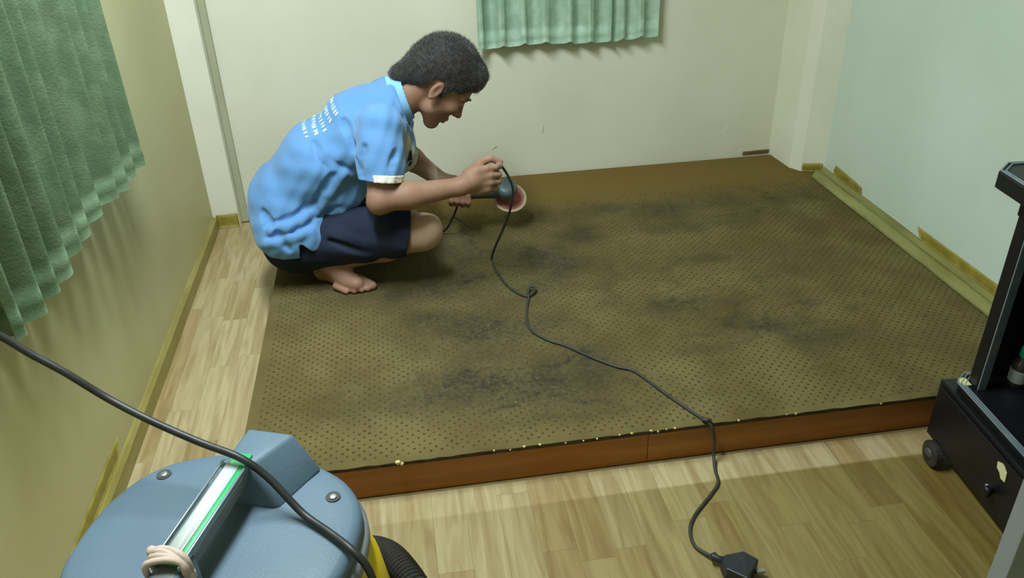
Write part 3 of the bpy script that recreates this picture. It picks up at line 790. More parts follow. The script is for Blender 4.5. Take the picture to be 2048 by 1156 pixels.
# hairline seen from the side: forehead, temple, round the ear, nape
line = [(.30, .064), (.104, .058), (.078, .046), (.058, .020), (.030, .012), (.026, -.030), (.014, -.034), (.012, .004), (-.012, .020), (-.034, .004), (-.044, -.050), (-.060, -.086), (-.100, -.108), (-.30, -.12), (-.30, .40), (.30, .40)]
pd = poly_sd(fl, ul, line)
front = fl * 1.0 + 0 * ul
Hf.D = np.maximum(Hf.D, pd + 0 * sl_)
rough_n = .0012 * np.sin(X * 130 + 3 * np.sin(Z * 60)) * np.sin(Y * 120 + 2 * np.sin(X * 70))
Hf.D = (Hf.D + rough_n).astype(np.float32)
hair = Hf.build('hair', M_hair, person)
hv = np.empty(len(hair.data.vertices) * 3, np.float32); hair.data.vertices.foreach_get('co', hv); hv = hv.reshape(-1, 3)
hn = np.empty(len(hair.data.vertices) * 3, np.float32); hair.data.vertices.foreach_get('normal', hn); hn = hn.reshape(-1, 3)
rel = hv - np.array(HC); lf = rel @ Fv; lu = rel @ Uv
cand = np.where((np.sqrt((lf / .118) ** 2 + ((lu - .034) / .112) ** 2 + (rel[:, 1] / .09) ** 2) > .9) & ((hn @ np.array(Fv)) < .75))[0]
sv = []; sf = []
for i in npr.choice(cand, min(9000, len(cand)), replace=False):
    p = hv[i]; nrm = hn[i] + npr.normal(0, .22, 3) + 0.45 * Uv * (lu[i] > .02) + .35 * np.array([.1, 0, .5]) - .5 * Uv * (lu[i] < -.03)
    nrm /= np.linalg.norm(nrm); L = npr.uniform(.005, .014) * (1.0 if lu[i] > 0 else .7)
    a = np.cross(nrm, npr.normal(0, 1, 3)); a /= np.linalg.norm(a) + 1e-9; b = np.cross(nrm, a); w = .0006
    i0 = len(sv); p0 = p - nrm * .002
    sv += [p0 + a * w, p0 - a * w * .5 + b * w * .87, p0 - a * w * .5 - b * w * .87, p + nrm * L]
    sf += [(i0, i0 + 1, i0 + 3), (i0 + 1, i0 + 2, i0 + 3), (i0 + 2, i0, i0 + 3)]
st = obj('hair_strands', sv, sf, M_hair); st['kind'] = 'stuff'
st.parent = hair; st.matrix_parent_inverse = (person.matrix_basis @ hair.matrix_parent_inverse @ hair.matrix_basis).inverted()
def sub_of(o, part, root=person):
    o.parent = part; o.matrix_parent_inverse = (root.matrix_basis @ part.matrix_parent_inverse @ part.matrix_basis).inverted(); return o

# ---- polo shirt
HEM = [(-.60, .355), (-.515, .345), (-.478, .300), (-.440, .262), (-.400, .247), (-.345, .248), (-.338, .300), (-.330, .302), (-.300, .272), (-.285, .276), (-.255, .320), (-.20, .360), (-.08, .370), (.02, .42), (.20, .46), (.25, 1.0), (-.60, 1.0)]
SLp = np.array(mix(shR, elR, .74)); SLn = np.array(elR) - np.array(shR); SLn = np.array([-.14, -.30, -1.0])
SLpL = np.array(mix(shL, elL, .76)); SLnL = np.array([.10, .30, -1.0])
def shirt_field(g, h=.0034):
    """g grows the cloth outwards"""
    S = Field((-.57, 2.24, .20), (.13, 3.0, .82), h)
    S.cap((-.392, YC, .275), (-.380, YC, .37), .122 + g, .122 + g, .04, sy=1.36)
    S.cap((-.374, YC, .37), (-.258, YC, .500), .119 + g, .116 + g, .05, sy=1.36)
    S.cap((-.258, YC, .500), (-.100, YC, .582), .116 + g, .112 + g, .05, sy=1.45)
    S.cap((-.100, YC, .580), (-.020, YC, .622), .112 + g, .078 + g, .04, sy=1.62)
    S.cap((-.13, YC, .63), (.0, YC, .682), .088 + g, .070 + g, .04, sy=1.4)
    S.ell((-.035, YC, .545), (.085 + g, .135 + g, .115 + g), [[.8, 0, .6], [0, 1, 0], [-.6, 0, .8]], .04)
    S.ell((-.20, YC, .40), (.10 + g, .145 + g, .075 + g), [[.8, 0, .6], [0, 1, 0], [-.6, 0, .8]], .05)   # loose front
    S.cap((-.03, YC, .655), nk, .066 + g, .056 + g, .02)
    S.cap((-.400, 2.49, .300), (-.325, 2.485, .295), .085 + g, .082 + g, .04)                       # flare over the hip
    S.cap((-.40, YC + .13, .300), (-.325, YC + .135, .295), .085 + g, .082 + g, .04)
    # sleeves
    for sh, el in ((shR, elR), (shL, elL)):
        S.cap(sh, mix(sh, el, .45), .070 + g, .066 + g, .03); S.cap(mix(sh, el, .45), mix(sh, el, 1.0), .066 + g, .064 + g, .02)
        S.ell(mix(sh, el, .5), (.072 + g, .055 + g, .10 + g), None, .02)
    # folds
    def surf_y(x, z):
        i = int(round((x - S.lo[0]) / h)); k = int(round((z - S.lo[2]) / h)); col = S.D[i, :, k]; j = np.argmax(col < 0)
        return float(S.lo[1] + j * h) if col.min() < 0 else None
    def crease(pts, r, k, op, off):
        P = [(x, surf_y(x, z), z) for x, z in catmull(pts, 4)]; P = [p for p in P if p[1] is not None]
        for a, b in zip(P, P[1:]):
            if abs(a[1] - b[1]) < .03: S.cap((a[0], a[1] + off, a[2]), (b[0], b[1] + off, b[2]), r, r, k, op)
    for pts in ([(-.43, .330), (-.33, .352), (-.21, .392)], [(-.43, .365), (-.35, .385), (-.25, .425)], [(-.20, .515), (-.235, .475), (-.275, .425)], [(-.26, .60), (-.22, .555), (-.165, .52)], [(-.155, .665), (-.14, .62), (-.128, .56)], [(-.44, .40), (-.40, .345), (-.37, .29)], [(-.10, .62), (-.115, .57), (-.118, .50)], [(-.01, .60), (-.03, .55), (-.06, .49)]):
        crease(pts, .007, .016, 'sub', -.003)
    for pts in ([(-.44, .310), (-.33, .330), (-.20, .370)], [(-.42, .350), (-.33, .370), (-.23, .410)], [(-.24, .57), (-.20, .53), (-.16, .50)], [(-.185, .50), (-.22, .455), (-.26, .405)], [(-.02, .57), (-.05, .52), (-.075, .475)]):
        crease(pts, .008, .018, 'add', .002)
    X, Y, Z = S.grid()
    w = .0022 * np.sin(X * 60 + Z * 45 + 3 * np.sin(Y * 18)) * np.sin(Z * 38 - X * 30 + 2) + .0010 * np.sin(X * 130 - Z * 90 + Y * 40)
    S.D = (S.D + w).astype(np.float32)
    return S
S = shirt_field(0.0)
X, Y, Z = S.grid()
OUT = S.D.copy()
shell = np.maximum(S.D, -(S.D + .009))
hem = poly_sd(X, Z, HEM)
cutR = ((X - SLp[0]) * SLn[0] + (Y - SLp[1]) * SLn[1] + (Z - SLp[2]) * SLn[2]) / np.linalg.norm(SLn)
cutL = ((X - SLpL[0]) * SLnL[0] + (Y - SLpL[1]) * SLnL[1] + (Z - SLpL[2]) * SLnL[2]) / np.linalg.norm(SLnL)
# the sleeve cuts act only around each arm
def near_arm(sh, el, r):
    a = np.array(sh); b = np.array(el) + (np.array(el) - np.array(sh)) * .5; ba = b - a
    t = np.clip(((X - a[0]) * ba[0] + (Y - a[1]) * ba[1] + (Z - a[2]) * ba[2]) / (ba ** 2).sum(), 0, 1)
    return np.sqrt((X - a[0] - t * ba[0]) ** 2 + (Y - a[1] - t * ba[1]) ** 2 + (Z - a[2] - t * ba[2]) ** 2) - r
trunkR = Y - (2.452 + 0 * X); trunkL = (2.788 + 0 * X) - Y
shell = np.maximum(np.maximum(shell, hem), np.maximum(np.where((trunkR > 0) | (near_arm(shR, elR, .115) > 0), -1, cutR), np.where((trunkL > 0) | (near_arm(shL, elL, .115) > 0), -1, cutL)))
# neck opening
nd = np.array((.965, 0, .26)); nd /= np.linalg.norm(nd); n0 = np.array((.012, YC, .682))
neckcut = (X - n0[0]) * nd[0] + (Z - n0[2]) * nd[2]
shell = np.maximum(shell, neckcut - .012)
S.D = shell.astype(np.float32)
shirt = S.build('polo_shirt', M_shirt, person)
# white trim on the front half of the right sleeve hem
T = Field((-.16, 2.24, .40), (.06, 2.46, .56), .0030)
X2, Y2, Z2 = T.grid()
def sample(A, Fld, X, Y, Z):
    P = [np.clip((np.broadcast_to(q, np.broadcast_shapes(X.shape, Y.shape, Z.shape)) - Fld.lo[i]) / Fld.h, 0, Fld.n[i] - 1.001) for i, q in enumerate((X, Y, Z))]
    I0 = [p.astype(int) for p in P]; f = [p - i for p, i in zip(P, I0)]; r = 0
    for i in (0, 1):
        for j in (0, 1):
            for k in (0, 1):
                r = r + A[I0[0] + i, I0[1] + j, I0[2] + k] * (f[0] if i else 1 - f[0]) * (f[1] if j else 1 - f[1]) * (f[2] if k else 1 - f[2])
    return r
o2 = sample(OUT, S, X2, Y2, Z2)
c2 = ((X2 - SLp[0]) * SLn[0] + (Y2 - SLp[1]) * SLn[1] + (Z2 - SLp[2]) * SLn[2]) / np.linalg.norm(SLn)
T.D = maxall([o2 - .0026, -(o2 + .001), c2 - .0015, -(c2 + .022), -(X2 + .082) + 0 * Y2, Y2 - 2.452 + 0 * X2]).astype(np.float32)
sub_of(T.build('sleeve_trim', M_white_cloth, None), shirt)
# grey front panel with its dark emblem
T = Field((-.10, 2.46, .36), (.13, 2.80, .70), .0034)
X2, Y2, Z2 = T.grid(); o2 = sample(OUT, S, X2, Y2, Z2)
hem2 = poly_sd(X2, Z2, HEM)
nc2 = (X2 - n0[0]) * nd[0] + (Z2 - n0[2]) * nd[2]
fr = (X2 - .012) * .93 + (Z2 - .55) * -.10 + 0 * Y2
T.D = maxall([o2 - .0034, -(o2 + .0025), -fr, nc2 - .002, hem2 + 0 * Y2, np.abs(Y2 - YC) - .15 + 0 * X2]).astype(np.float32)
sub_of(T.build('front_panel', M_panel, None), shirt)
# collar
C_ = Field((-.10, 2.48, .58), (.16, 2.76, .82), .003)
a0 = n0 - nd * .06; a1 = n0 + nd * .07
C_.cap(a0, a1, .086, .068, .01)
X2, Y2, Z2 = C_.grid(); inn = Field((-.10, 2.48, .58), (.16, 2.76, .82), .003); inn.cap(a0, a1, .0805, .0625, .01)
t2 = (X2 - n0[0]) * nd[0] + (Z2 - n0[2]) * nd[2]
openf = (np.abs(Y2 - YC) - .016 - np.clip(t2, -.1, .1) * -.2) * -1 + 0 * X2
C_.D = maxall([C_.D, -inn.D, t2 - .034 + 0 * Y2, -(t2 + .012) + 0 * Y2]).astype(np.float32)
C_.D = np.maximum(C_.D, np.where(X2 + 0 * Y2 + 0 * Z2 > n0[0] + .05, openf, -1)).astype(np.float32)
sub_of(C_.build('collar', M_collar, None), shirt)

# back print: rows of small pale characters, worn and unreadable, laid on the cloth
dg = bpy.context.evaluated_depsgraph_get()
bvh = BVHTree.FromPolygons([shirt.matrix_world @ v_.co if False else v_.co for v_ in shirt.data.vertices], [p.vertices[:] for p in shirt.data.polygons])
pv = []; pf = []
def on_cloth(sx, yy, lift=.0012):
    """sx along the spine (from the shoulders down), yy across the back"""
    base = np.array((-.10, 0, .62)) * (1 - sx) + np.array((-.33, 0, .44)) * sx
    nrm = np.array((-.62, 0, .785)); o_ = np.array((base[0], yy, base[2])) + nrm * .35
    hit = bvh.ray_cast(Vector(o_), Vector(-nrm), .6)
    return None if hit[0] is None else np.array(hit[0]) + np.array(hit[1]) * lift
r3 = random.Random(12)
for row in range(5):
    s0 = .05 + row * .105; hgt = .066 if row < 3 else .050
    y0 = 2.515 + (0.0, .01, .0, .005, .012)[row]; y1 = 2.74 - (0, .01, .0, .02, .03)[row]; y = y0
    while y < y1:
        wd = r3.uniform(.008, .016)
        for stk in range(r3.choice((2, 2, 3))):
            ya = y + r3.uniform(0, wd * .6); yb = ya + r3.uniform(.003, .006) + (wd * .3 if r3.random() < .35 else 0)
            sa = s0 + r3.uniform(0, hgt * .3); sb = s0 + hgt * r3.uniform(.6, 1.0)
            q = [on_cloth(sa, ya), on_cloth(sa, yb), on_cloth(sb, yb), on_cloth(sb, ya)]
            if any(p is None for p in q): continue
            i0 = len(pv); pv += q; pf.append((i0, i0 + 1, i0 + 2, i0 + 3))
        y += wd + .004
sub_of(obj('back_print', pv, pf, M_print), shirt)
# emblem on the chest
ev = []; ef = []
def chest(yy, zz):
    hit = bvh.ray_cast(Vector((.30, yy, zz)), Vector((-1, 0, 0)), .6)
    return None if hit[0] is None else np.array(hit[0]) + np.array((.0095, 0, 0))
for quad in ([(2.515, .545), (2.523, .545), (2.527, .510), (2.511, .510)], [(2.490, .508), (2.511, .510), (2.511, .492), (2.493, .490)], [(2.522, .505), (2.530, .505), (2.528, .490), (2.522, .490)]):
    q = [chest(*p) for p in quad]
    if any(p is None for p in q): continue
    i0 = len(ev); ev += q; ef.append((i0, i0 + 1, i0 + 2, i0 + 3))
if ev: sub_of(obj('chest_emblem', ev, ef, M_dark), shirt)

# ---- shorts
G = Field((-.56, 2.30, .10), (.12, 2.95, .46), .0036)
def shorts(G, g):
    G.cap((-.385, YC, .245), (-.36, YC, .33), .108 + g, .104 + g, .03, sy=1.38)
    for hip, kn_ in ((hipR, knR), (hipL, knL)):
        k2 = mix(hip, kn_, 1.0)
        G.cap(np.array(hip) + np.array((-.02, 0, -.008)), mix(hip, kn_, .5), .105 + g, .086 + g, .04); G.cap(mix(hip, kn_, .5), k2, .086 + g, .078 + g, .03)
    for a, b, r in [((-.24, 2.425, .30), (-.10, 2.36, .25), .006), ((-.16, 2.39, .33), (-.02, 2.335, .29), .006), ((-.30, 2.42, .21), (-.17, 2.41, .20), .006)]:
        G.cap(a, b, r, r, .018, 'sub')
    X, Y, Z = G.grid(); G.D = (G.D + .002 * np.sin(X * 55 + Z * 60 + Y * 20) * np.sin(Z * 45 - X * 25)).astype(np.float32)
shorts(G, 0)
X, Y, Z = G.grid()
hemR = (X - .004) * 1.0 + (Z - .30) * -.22 + 0 * Y; hemL = (X + .02) + 0 * Y + 0 * Z
hemc = np.where(Y + 0 * X + 0 * Z < 2.62, hemR, hemL)
G.D = maxall([G.D, -np.maximum(G.D + .008, -(X + .12) + 0 * Y + 0 * Z), hemc, Z - .40 + 0 * X + 0 * Y, .109 - Z + 0 * X + 0 * Y]).astype(np.float32)
under(G.build('shorts', M_shorts, None), person)
del G, S, shell, OUT

# ------------------------------------------------------------------ angle grinder held in both hands
gr = tag(empty('angle_grinder', (.30, 2.75, .28)), 'hand-held angle grinder with a round red sanding disc in the man\'s hands', 'power tool')
ax = (GB - GA) / np.linalg.norm(GB - GA)
def along(t): return tuple(GA + (GB - GA) * t)
under(tube('motor_body', [along(t) for t in (-.22, -.18, .0, .35, .6, .9, 1.05)], [.015, .021, .0225, .0225, .024, .027, .027], M_grind_body, None, 16), gr)
# gear head
dn = np.array((.02, -.60, .80)); dn /= np.linalg.norm(dn)                    # disc axis, up towards the viewer
hd = GB + ax * .030
under(tube('gear_head', [tuple(hd + dn * q) for q in (-.045, -.03, -.012, .018, .030, .034)], [.022, .028, .038, .040, .034, .020], M_grind_head, None, 20), gr)
under(tube('gear_neck', [along(1.0), tuple(hd)], [.029, .030], M_grind_head, None, 16), gr)
dc = hd - dn * .052 + np.array((.018, 0, -.004))
e1 = np.cross(dn, (1, 0, 0)); e1 /= np.linalg.norm(e1); e2 = np.cross(dn, e1)
def disc(name, r0, r1, t, m, off):
    vs = []; fs = []; n = 40
    for zz in (off, off + t):
        for r in (r0, r1):
            for k_ in range(n):
                th = 2 * math.pi * k_ / n; vs.append(dc + dn * zz + (e1 * math.cos(th) + e2 * math.sin(th)) * r)
    for k_ in range(n):
        k2 = (k_ + 1) % n; a, b, c, d = 0, n, 2 * n, 3 * n
        fs += [(a + k_, a + k2, b + k2, b + k_), (c + k_, d + k_, d + k2, c + k2), (b + k_, b + k2, d + k2, d + k_), (a + k_, c + k_, c + k2, a + k2)]
    return under(obj(name, vs, fs, m), gr)
disc('sanding_disc', .004, .0525, .005, M_disc, 0.0)
disc('disc_rim', .0528, .0625, .004, M_disc_rim, .0005)
sp = hd
under(tube('spindle', [tuple(dc + dn * -.004), tuple(hd - dn * .03)], .009, M_screw, None, 12), gr)
# its own short lead with a strap hanging down beside the knee
ld = catmull([along(-.2), (.196, 2.732, .262), (.186, 2.738, .228), (.172, 2.748, .192), (.150, 2.775, .140), (.120, 2.80, .110), (.06, 2.81, .1095)], 8)
under(tube('lead', ld, .0042, M_black_cable, None, 8), gr)
under(tube('strap', catmull([(.174, 2.745, .200), (.196, 2.738, .184), (.222, 2.733, .166), (.234, 2.732, .160)], 6), .0036, M_black_cable, None, 8), gr)
# ------------------------------------------------------------------ vacuum cleaner
VC = (-.34, .985)
vac = tag(empty('vacuum_cleaner', (VC[0], VC[1], 0)), 'yellow drum vacuum cleaner with a blue grey lid in the foreground', 'vacuum cleaner')
ANG = [-29, -13, -3, 5, 19, 33, 50, 75, 99, 116, 124, 137, 167, 190, 240, 290, 331]; RAD = [q / .213 for q in (.219, .215, .219, .221, .216, .207, .193, .190, .196, .211, .217, .216, .210, .221, .222, .221, .219)]
def vl(name, prof, m, **kw):
    o = lathe(name, prof, m, None, 72, (0, 0, 0), 1.0, 1.0, True, 2.0)
    for v_ in o.data.vertices:
        a = (math.degrees(math.atan2(v_.co.y, v_.co.x)) + 29) % 360 - 29; q = 0; 
        for da in (-8, -4, 0, 4, 8): q += np.interp((a + da + 29) % 360 - 29, ANG, RAD) / 5
        v_.co.x = v_.co.x * q + VC[0]; v_.co.y = v_.co.y * q + VC[1]
    return under(o, vac)
vl('drum', [(.150, .05), (.215, .06), (.244, .14), (.250, .29), (.238, .38), (.216, .434), (.200, .436)], M_yellow)
vl('rim', [(.200, .43), (.220, .434), (.226, .440), (.226, .462), (.218, .468), (.20, .470)], M_vac_dk)
vl('lid', [(.205, .468), (.2165, .470), (.219, .478), (.2175, .490), (.212, .497), (.203, .5005), (.17, .5025), (.10, .503), (.03, .503)], M_vac)
vl('base', [(.11, .03), (.165, .032), (.172, .048), (.150, .056)], M_vac_dk)
for a in (35, 125, 215, 305):
    cx, cy = VC[0] + .13 * math.cos(R_(a)), VC[1] + .13 * math.sin(R_(a))
    c = tube('castor', [(cx - .010, cy, .022), (cx + .010, cy, .022)], .022, M_hose, None, 16); under(c, vac)
# screws in dished sockets
for x, y in ((-.452, 1.146), (-.153, 1.035), (-.50, .80), (-.17, .80)):
    d = Vector((VC[0] - x, VC[1] - y)).normalized() * .008
    s_ = under(lathe('screw_socket', [(.0125, .5005), (.0118, .5042), (.0098, .5046), (.0088, .5036), (.0080, .5030)], M_hole, None, 20, (x + d.x, y + d.y, 0)), vac)
    sc_ = lathe('screw', [(.0072, .5028), (.0070, .5046), (.0040, .5056)], M_screw, None, 14, (x + d.x, y + d.y, 0)); sc_.parent = s_
    sc_.matrix_parent_inverse = (vac.matrix_basis @ s_.matrix_parent_inverse).inverted()
# handle block at the back and the bar that runs forward from it
hx = np.array((-.30, 1.075)); hy = np.array((-.372, .862)); hdv = (hy - hx) / np.linalg.norm(hy - hx); hs = np.array((hdv[1], -hdv[0])) * -1
def hp(t, s, z): p = hx + hdv * t + hs * s; return (p[0], p[1], z)
if (hs[0] < 0): hs = -hs
def hexa(name, P, m, bevel=.006, seg=3):
    """eight corners: four low, four high"""
    bm = bmesh.new(); vs = [bm.verts.new(p) for p in P]
    for f in ((3, 2, 1, 0), (4, 5, 6, 7), (0, 1, 5, 4), (1, 2, 6, 5), (2, 3, 7, 6), (3, 0, 4, 7)): bm.faces.new([vs[i] for i in f])
    bmesh.ops.bevel(bm, geom=bm.edges[:], offset=bevel, segments=seg, affect='EDGES', profile=.5)
    return under(obj_bm(name, bm, m, None, True), vac)
hexa('handle_block', [hp(.035, -.034, .50), hp(.035, .070, .50), hp(-.068, .105, .50), hp(-.072, -.030, .50),
                      hp(.020, -.024, .572), hp(.016, .022, .572), hp(-.070, .062, .572), hp(-.074, -.022, .572)], M_vac, .007)
hexa('handle_foot', [hp(.24, -.030, .50), hp(.24, .034, .50), hp(.20, .034, .50), hp(.20, -.030, .50),
                     hp(.26, -.022, .566), hp(.26, .024, .566), hp(.19, .024, .566), hp(.19, -.022, .566)], M_vac, .006)
hb = hexa('handle', [hp(.28, -.022, .538), hp(.28, .022, .538), hp(-.01, .022, .542), hp(-.01, -.022, .542),
                     hp(.28, -.020, .566), hp(.28, .020, .566), hp(-.01, .020, .570), hp(-.01, -.020, .570)], M_vac_dk, .008, 4)
def on_handle(o): o.parent = hb; o.matrix_parent_inverse = (vac.matrix_basis @ hb.matrix_parent_inverse).inverted(); return o
def bar(name, t0, t1, s0, s1, z0, z1, m, bevel=.003):
    bm = bmesh.new(); P = [hp(t1, s0, z0), hp(t1, s1, z0), hp(t0, s1, z0), hp(t0, s0, z0), hp(t1, s0, z1), hp(t1, s1, z1), hp(t0, s1, z1), hp(t0, s0, z1)]
    vs = [bm.verts.new(p) for p in P]
    for f in ((3, 2, 1, 0), (4, 5, 6, 7), (0, 1, 5, 4), (1, 2, 6, 5), (2, 3, 7, 6), (3, 0, 4, 7)): bm.faces.new([vs[i] for i in f])
    if bevel: bmesh.ops.bevel(bm, geom=bm.edges[:], offset=bevel, segments=3, affect='EDGES', profile=.5)
    return obj_bm(name, bm, m, None, True)
gp = tag(empty('green_strip_holder', hp(.1, 0, .572)), 'green plastic strip under a shiny clear cover strapped along the vacuum handle', 'plastic strip')
def on_g(o): return under(o, gp)
on_g(bar('green_strip', -.008, .222, -.012, .018, .5715, .5755, M_green, .0012))
on_g(bar('paper_glare', .022, .206, -.013, .010, .5757, .5766, mat('paper_glare_insert', rgb(236, 244, 242), .5), 0))  # near-white insert: lamp glare on the cover put into its colour
on_g(bar('clear_cover', .014, .208, -.0185, .0125, .5772, .5812, M_clear, .0014))
on_g(bar('silver_edge', .012, .230, .0190, .0235, .5712, .5790, M_silver, .0016))
on_g(bar('silver_edge', .012, .230, -.0235, -.0192, .5712, .5790, M_silver, .0016))
on_g(tube('rivet', [hp(.004, .004, .5750), hp(.004, .004, .5772)], .0045, M_dark_edge, None, 12))
# twisted rubber band round handle and strip
def loop(t, tw, zr): 
    pts = []
    for k_ in range(25):
        th = 2 * math.pi * k_ / 24
        cs, sn = math.cos(th), math.sin(th)
        q = (abs(cs) ** 5 + abs(sn) ** 5) ** (-1 / 5)
        pts.append(hp(t + tw * cs + .002 * math.sin(3 * th), .0275 * q * cs, .559 + .0255 * q * sn))
    return pts
rb = tag(empty('rubber_band', hp(.212, 0, .585)), 'beige rubber band tied around the vacuum handle and green strip', 'rubber band')
for t, tw in ((.208, .006), (.215, .010), (.220, .003), (.226, -.006)):
    under(tube('strand', loop(t, tw, 0), .0048, M_rubber, None, 8), rb)
under(tube('knot', [hp(.208, -.030, .570), hp(.207, -.030, .578), hp(.210, -.029, .585)], [.006, .0085, .006], M_rubber, None, 10), rb)
# ribbed hose on the right
hpth = catmull([(-.20, 1.165, .20), (-.145, 1.172, .225), (-.100, 1.138, .245), (-.068, 1.085, .252), (-.040, 1.022, .245), (-.018, .950, .215), (-.006, .870, .165), (0, .80, .11)], 26)
rad = [.027 + (.0022 if i % 3 == 0 else 0) - (.0012 if i % 3 == 1 else 0) for i in range(len(hpth))]
under(tube('hose', hpth, rad, M_hose, None, 20, False), vac)
under(tube('hose_socket', [(-.235, 1.13, .19), (-.198, 1.165, .201)], [.036, .034], M_vac_dk, None, 20), vac)
# power cable: from the wall on the left, over the handle block, down over the lid edge
cb = [(-.778, .80, .87), (-.745, .95, .885), (-.695, 1.08, .865), (-.660, 1.160, .815), (-.635, 1.177, .783), (-.60, 1.173, .748), (-.555, 1.163, .713), (-.50, 1.150, .664), (-.435, 1.118, .635), (-.36, 1.085, .6065), (-.294, 1.052, .5905), (-.252, 1.030, .560), (-.205, .990, .5175), (-.16, .945, .5105), (-.128, .908, .508), (-.106, .888, .485), (-.098, .872, .44), (-.096, .855, .38), (-.11, .80, .33)]
cab_ = tube('power_cable', catmull(cb, 10), .0062, M_black_cable, None, 12)
tag(cab_, 'thick black cable hanging in an arc across the foreground over the vacuum lid', 'cable')
# ------------------------------------------------------------------ extension cord from the man's hand to the plug
ec = tag(empty('extension_cord', (.65, 1.16, 0)), 'thin dark cord looping from the man\'s hand over the carpet to a black plug', 'cord')
Z0 = PH + .0045
cp = [(.292, 2.400, .520), (.306, 2.402, .518), (.318, 2.404, .505), (.336, 2.41, .47), (.350, 2.42, .42), (.342, 2.44, .345), (.320, 2.46, .27), (.292, 2.49, .185), (.284, 2.525, .126), (.288, 2.495, Z0 + .003), (.298, 2.425, Z0), (.312, 2.360, Z0), (.338, 2.302, Z0), (.365, 2.273, Z0), (.385, 2.280, Z0 + .005), (.398, 2.302, Z0 + .010),
      (.386, 2.316, Z0 + .010), (.374, 2.298, Z0 + .007), (.366, 2.255, Z0 + .002), (.354, 2.209, Z0), (.341, 2.141, Z0), (.340, 2.085, Z0), (.357, 2.042, Z0), (.390, 2.000, Z0), (.426, 1.969, Z0), (.496, 1.887, Z0), (.545, 1.838, Z0), (.589, 1.804, Z0), (.640, 1.694, Z0), (.690, 1.592, Z0), (.706, 1.560, Z0 + .002), (.717, 1.546, .098), (.724, 1.540, .06), (.722, 1.530, .022), (.714, 1.495, .006), (.705, 1.450, .0045), (.672, 1.413, .0045), (.612, 1.356, .0045), (.584, 1.313, .0045), (.578, 1.267, .0045), (.594, 1.232, .010), (.612, 1.208, .018)]
under(tube('cable', catmull(cp, 8), .0042, M_cord, None, 8), ec)
under(tube('knot', catmull([(.700, 1.575, Z0), (.698, 1.562, Z0 + .006), (.708, 1.556, Z0 + .008), (.715, 1.562, Z0 + .003), (.708, 1.570, Z0)], 5), .0046, M_cord, None, 8), ec)
# plug: strain relief, tapered neck and chunky moulded body
pd_ = np.array((.72, -.69)); ps = np.array((.69, .72))
def pp(t, s, z): q = np.array((.606, 1.210)) + pd_ * t + ps * s; return (q[0], q[1], z)
under(tube('strain_relief', [pp(-.012, 0, .018), pp(-.006, 0, .019), pp(-.004, 0, .0195), pp(.004, 0, .020), pp(.022, 0, .022)], [.006, .011, .011, .0075, .0105], M_plug, None, 12), ec)
bm = bmesh.new()
poly = [(.016, -.012), (.030, -.022), (.036, -.034), (.085, -.034), (.085, .030), (.046, .034), (.040, .020), (.016, .012)]
lo = [bm.verts.new(pp(a, b, .002)) for a, b in poly]; hi = [bm.verts.new(pp(a, b, .040 if a > .02 else .030)) for a, b in poly]
bm.faces.new(lo[::-1]); bm.faces.new(hi)
for i in range(len(poly)): bm.faces.new((lo[i], lo[(i + 1) % len(poly)], hi[(i + 1) % len(poly)], hi[i]))
bmesh.ops.bevel(bm, geom=bm.edges[:], offset=.003, segments=2, affect='EDGES', profile=.5)
under(obj_bm('plug_body', bm, M_plug), ec)
for s in (-.018, .018): under(box('pin', pp(.085, s - .003, .016), pp(.105, s + .003, .024), M_screw), ec)

# ------------------------------------------------------------------ black cabinet on castors
ang = math.atan2(-(1.478 - 1.125), -(1.268 - 1.237))
ca = np.array((1.237 - 1.268, 1.125 - 1.478)); ca /= np.linalg.norm(ca); cbx = np.array((-ca[1], ca[0]))   # along the front towards the viewer; into the wall
c0 = np.array((1.268, 1.478))
cabt = tag(empty('media_cabinet', (1.45, 1.25, 0)), 'black wheeled cabinet with silver edged shelves against the right wall', 'cabinet')
def cp_(a, b, z): q = c0 + ca * a + cbx * b; return (q[0], q[1], z)
if cbx[0] < 0: cbx = -cbx
Wd, Dp = .46, .44
def slab(name, a0, a1, b0, b1, z0, z1, ch, m, bevel=.003, parent=cabt):
    """plate with cut front corners"""
    bm = bmesh.new()
    poly = [(a0 + ch, b0), (a1 - ch, b0), (a1, b0 + ch), (a1, b1), (a0, b1), (a0, b0 + ch)] if ch else [(a0, b0), (a1, b0), (a1, b1), (a0, b1)]
    lo = [bm.verts.new(cp_(a, b, z0)) for a, b in poly]; hi = [bm.verts.new(cp_(a, b, z1)) for a, b in poly]; n = len(poly)
    bm.faces.new(lo[::-1]); bm.faces.new(hi)
    for i in range(n): bm.faces.new((lo[i], lo[(i + 1) % n], hi[(i + 1) % n], hi[i]))
    if bevel: bmesh.ops.bevel(bm, geom=bm.edges[:], offset=bevel, segments=2, affect='EDGES', profile=.5)
    o = obj_bm(name, bm, m)
    return under(o, cabt) if parent is cabt else o
slab('base_box', 0, Wd, 0, Dp, .058, .225, 0, M_cab)
slab('plinth_plate', .012, Wd - .012, .014, Dp, .2255, .244, .034, M_cab)
def ring(name, a0, a1, b0, b1, z, ch, w, h, m):
    pth = [cp_(a, b, z) for a, b in ((a0, b1), (a0, b0 + ch), (a0 + ch, b0), (a1 - ch, b0), (a1, b0 + ch), (a1, b1))]
    return under(tube(name, pth, h, m, None, 8, False), cabt)
for i in range(3): ring('silver_edge', .010 + i * .006, Wd - .010 - i * .006, .012 + i * .006, Dp, .2462, .034, 0, .0024, M_silver)
slab('drawer_front', .012, Wd - .012, -.006, -.0005, .070, .212, 0, M_cab, .002)
slab('side_panel', .014, .028, .062, Dp, .2445, .735, 0, M_cab_in)
slab('side_panel', Wd - .064, Wd - .050, .062, Dp, .2445, .735, 0, M_cab_in)
slab('back_panel', .0285, Wd - .0645, Dp - .02, Dp, .2445, .735, 0, M_cab_in)
